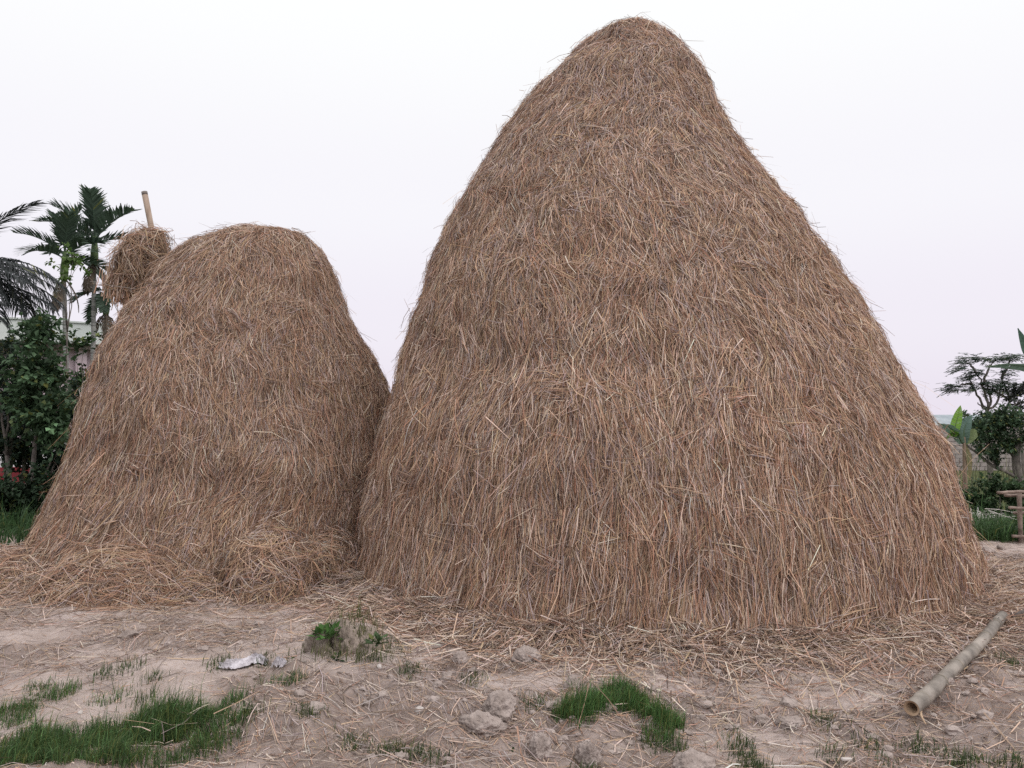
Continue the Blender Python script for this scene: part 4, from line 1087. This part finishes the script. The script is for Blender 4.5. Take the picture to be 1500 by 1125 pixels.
def banana(name, label, Y, base_px, leaves, zb=-0.8, stem_top=640):
    b = np.array(at(base_px, 640, Y)); b[2] = zb; top = np.array(at(base_px, stem_top, Y))
    o = empty(name, b, label, 'banana plant', 'banana plants at the right')
    q = np.linspace(0, 1, 10)[:, None]
    join_tubes('stem', [(b * (1 - q) + top * q, np.linspace(0.07, 0.035, 10))], M['drysheath'], o, 10, b)
    for (line, hw, col, tear, roll) in leaves:
        pts = np.array([np.array(at(px, py, Y + dy)) for (px, py, dy) in line]); tt = np.linspace(0, 1, len(pts)); k = 34
        t2 = np.linspace(0, 1, k)
        mid = np.stack([np.interp(t2, tt, pts[:, i]) for i in range(3)], -1)
        mid[1:-1] = (mid[:-2] + 2 * mid[1:-1] + mid[2:]) / 4
        T_ = norm(np.gradient(mid, axis=0)); sd = norm(np.cross(T_, np.array([0, 1.0, 0.2]))); up_ = np.cross(sd, T_)
        sd = sd * math.cos(roll) + up_ * math.sin(roll); up_ = np.cross(sd, T_)
        prof = np.sin(np.clip(t2 * 0.93 + 0.07, 0, 1) ** 0.75 * math.pi) ** 0.8 * hw; prof[-1] = 0.01
        V, F, C = [], [], []
        for sgn in (1, -1):
            sag = 0.0
            for i in range(k - 1):
                if rng.random() < tear: sag = rng.normal(0, 0.10)
                gap = 0.10 if rng.random() < tear else 0.0
                i0 = len(V)
                for (j, e) in ((i, 0), (i + 1, gap)):
                    c0 = mid[j] * (1 - e) + mid[j - 1 if j else 0] * e
                    for f_ in (0, 0.5, 1.0):
                        V.append(c0 + sd[j] * sgn * prof[j] * f_ - up_[j] * prof[j] * (0.25 * f_ + sag * f_) + T_[j] * prof[j] * 0.25 * f_)
                        C.append(np.array(col) * (1 + 0.12 * math.sin(i * 2.3 + sgn)))
                for a_ in (0, 1): F.append((i0 + a_, i0 + a_ + 1, i0 + a_ + 4, i0 + a_ + 3))
        lf = link('leaf', np_mesh('leaf', np.array(V) - b, np.array(F), np.array(C)), M['leaf'], o)
        join_tubes('midrib', [(mid + up_ * 0.01, np.linspace(0.022, 0.006, k))], M['greenshaft'], lf, 6, b)
banana('banana_plant', 'banana plant with a torn bright yellow-green leaf beside the haystack', 20.0, 1412, [
    ([(1397, 640, 0), (1399, 625, 0), (1404, 607, 0), (1407, 594, 0)], 0.12, (0.20, 0.36, 0.06), 0.25, 0.5),
    ([(1404, 640, 0.1), (1396, 634, 0), (1390, 636, 0), (1386, 644, 0)], 0.13, (0.17, 0.32, 0.06), 0.2, 0.9),
    ([(1410, 650, 0), (1402, 634, 0), (1390, 625, 0), (1374, 620, 0)], 0.15, (0.17, 0.25, 0.20), 0.15, 0.9),
    ([(1412, 650, 0), (1420, 640, 0), (1426, 634, 0), (1432, 640, 0)], 0.14, (0.16, 0.20, 0.09), 0.25, 0.6),
    ([(1412, 652, 0), (1418, 668, 0), (1420, 690, 0), (1420, 705, 0)], 0.10, (0.20, 0.17, 0.09), 0.4, 0.4),
    ([(1412, 650, 0), (1412, 630, 0), (1416, 618, 0), (1424, 608, 0)], 0.14, (0.13, 0.20, 0.17), 0.3, 0.4)])
banana('banana_plant', 'banana plant off the right edge reaching in with two long leaves', 14.5, 1560, [
    ([(1558, 570, 0), (1530, 544, 0), (1500, 536, 0), (1470, 534, 0), (1444, 538, 0)], 0.12, (0.17, 0.24, 0.19), 0.06, 0.85),
    ([(1556, 570, 0), (1530, 545, 0), (1505, 512, 0), (1491, 481, 0)], 0.12, (0.10, 0.17, 0.13), 0.05, 0.4),
    ([(1560, 570, 0), (1575, 520, 0), (1600, 490, 0), (1640, 480, 0)], 0.16, (0.12, 0.20, 0.08), 0.1, 0.4)], -0.5, 575)

# fence of bamboo rails at the right edge
def fence():
    Y = 9.9
    b = np.array(at(1493, 800, Y)); g0 = float(gz(b[0:1], b[1:2], False)[0]); b[2] = g0
    o = empty('bamboo_fence', b, 'rough bamboo rail fence cut by the right edge', 'fence')
    P_ = lambda px, py, dy=0: np.array(at(px, py, Y + dy))
    for (pts, r) in [([P_(1493, 722), P_(1494, 760), np.array([P_(1496, 798)[0], Y, g0 - 0.1])], 0.035), ([P_(1610, 715), P_(1611, 760), np.array([P_(1612, 798)[0], Y, g0 - 0.1])], 0.035)]:
        q = np.linspace(0, 1, 8); pp = np.array(pts); pp = np.stack([np.interp(q, [0, .5, 1], pp[:, i]) for i in range(3)], -1)
        join_tubes('post', [(pp, 0.028 + 0.003 * np.sin(q * 17))], M['fencewood'], o, 8, b)
    for (pa, pb_, r, dy) in [((1461, 722), (1620, 716), 0.021, -0.07), ((1472, 725), (1620, 726), 0.024, 0.07), ((1478, 744), (1620, 752), 0.021, -0.07), ((1484, 750), (1620, 745), 0.022, 0.07), ((1482, 785), (1620, 780), 0.021, -0.07), ((1488, 789), (1620, 792), 0.022, 0.07)]:
        a_, c_ = P_(*pa, dy), P_(*pb_, dy); q = np.linspace(0, 1, 24)
        pp = a_ * (1 - q[:, None]) + c_ * q[:, None] + np.cumsum(rng.normal(0, 0.004, (24, 3)), 0)
        join_tubes('rail', [(pp, r * (1 + 0.1 * (np.arange(24) % 6 == 0)) * np.linspace(0.85, 1.1, 24))], M['fencewood'], o, 8, b)
fence()
plant('low_bush', 1440, 1440, 15.0, [(1425, 725, 22, 14, 1), (1455, 715, 26, 16, 1), (1485, 722, 22, 14, 1), (1440, 745, 24, 12, 0.8), (1475, 750, 24, 12, 0.8), (1505, 735, 18, 18, 0.8)], 3600, 0.075, (0.045, 0.08, 0.036), 'low dark green bush behind the bamboo fence at the right', 'bush', None, 0.02)

# grass banks, tall weeds
def bank(n, xr, yr, h, w, c, label, name='grass', yellow=0.1, lean=0.4, dens=None):
    x = rng.uniform(*xr, n); y = yr[0] + (yr[1] - yr[0]) * rng.random(n)
    keep = fbm(p3(x * 1.3, y * 1.3), 95, 2) > -0.25
    x, y = x[keep], y[keep]; d, _, _ = stack_dist(x, y); k2 = d > 0.1; x, y = x[k2], y[k2]
    m_ = len(x)
    blades(name, x, y, h * np.exp(rng.normal(0, 0.35, m_)), w * np.exp(rng.normal(0, 0.2, m_)), greens(m_, c, 0.3, yellow), label, 'grass', None, 'stuff', lean)
bank(26000, (4.6, 9.5), (9.9, 12.8), 0.20, 0.006, (0.05, 0.10, 0.035), 'lush green grass verge between the haystack and the bamboo fence', lean=0.5)
bank(9000, (6.5, 15.5), (13.0, 19.0), 0.45, 0.009, (0.055, 0.095, 0.04), 'tall rank grass behind the verge at the right', yellow=0.2)
bank(1500, (11.5, 22.0), (20.0, 30.0), 0.7, 0.013, (0.10, 0.105, 0.065), 'tall dry reeds in front of the block wall', 'reeds', 0.4, 0.3)
bank(9000, (-10.5, -5.0), (9.5, 14.0), 0.26, 0.006, (0.04, 0.085, 0.03), 'green grass under the shrubs at the left edge', lean=0.5)
# dry pale stalks lying over the verge
n = 420; x = rng.uniform(6.2, 7.6, n); y = rng.normal(12.6, 0.35, n)
P, S, C = lay(x, y, rng.uniform(0.12, 0.4, n), 0.006 * np.ones(n), rng.uniform(0, 6.28, n), 0.22 + rng.random(n) * 0.12, rng.normal(0, 0.3, n), 66)
tag(ribbons('dry_stalks', P, S, np.clip(C * 0.3 + 0.42, 0, 0.7), M['straw']), 'pale grey dry stalks lying across the green verge', 'stalks', None, 'stuff')
for i, (px, py, w) in enumerate([(1452, 813, 22), (1470, 808, 14), (1462, 818, 12)]):
    clod('dirt_clod', px, py, w, 9, 40 + i, ['pale flat clod on the path beside the green verge', 'tiny clod nearest the bamboo fence on the verge', 'small grey clod just before the pale flat one on the path'][i], sub=3)
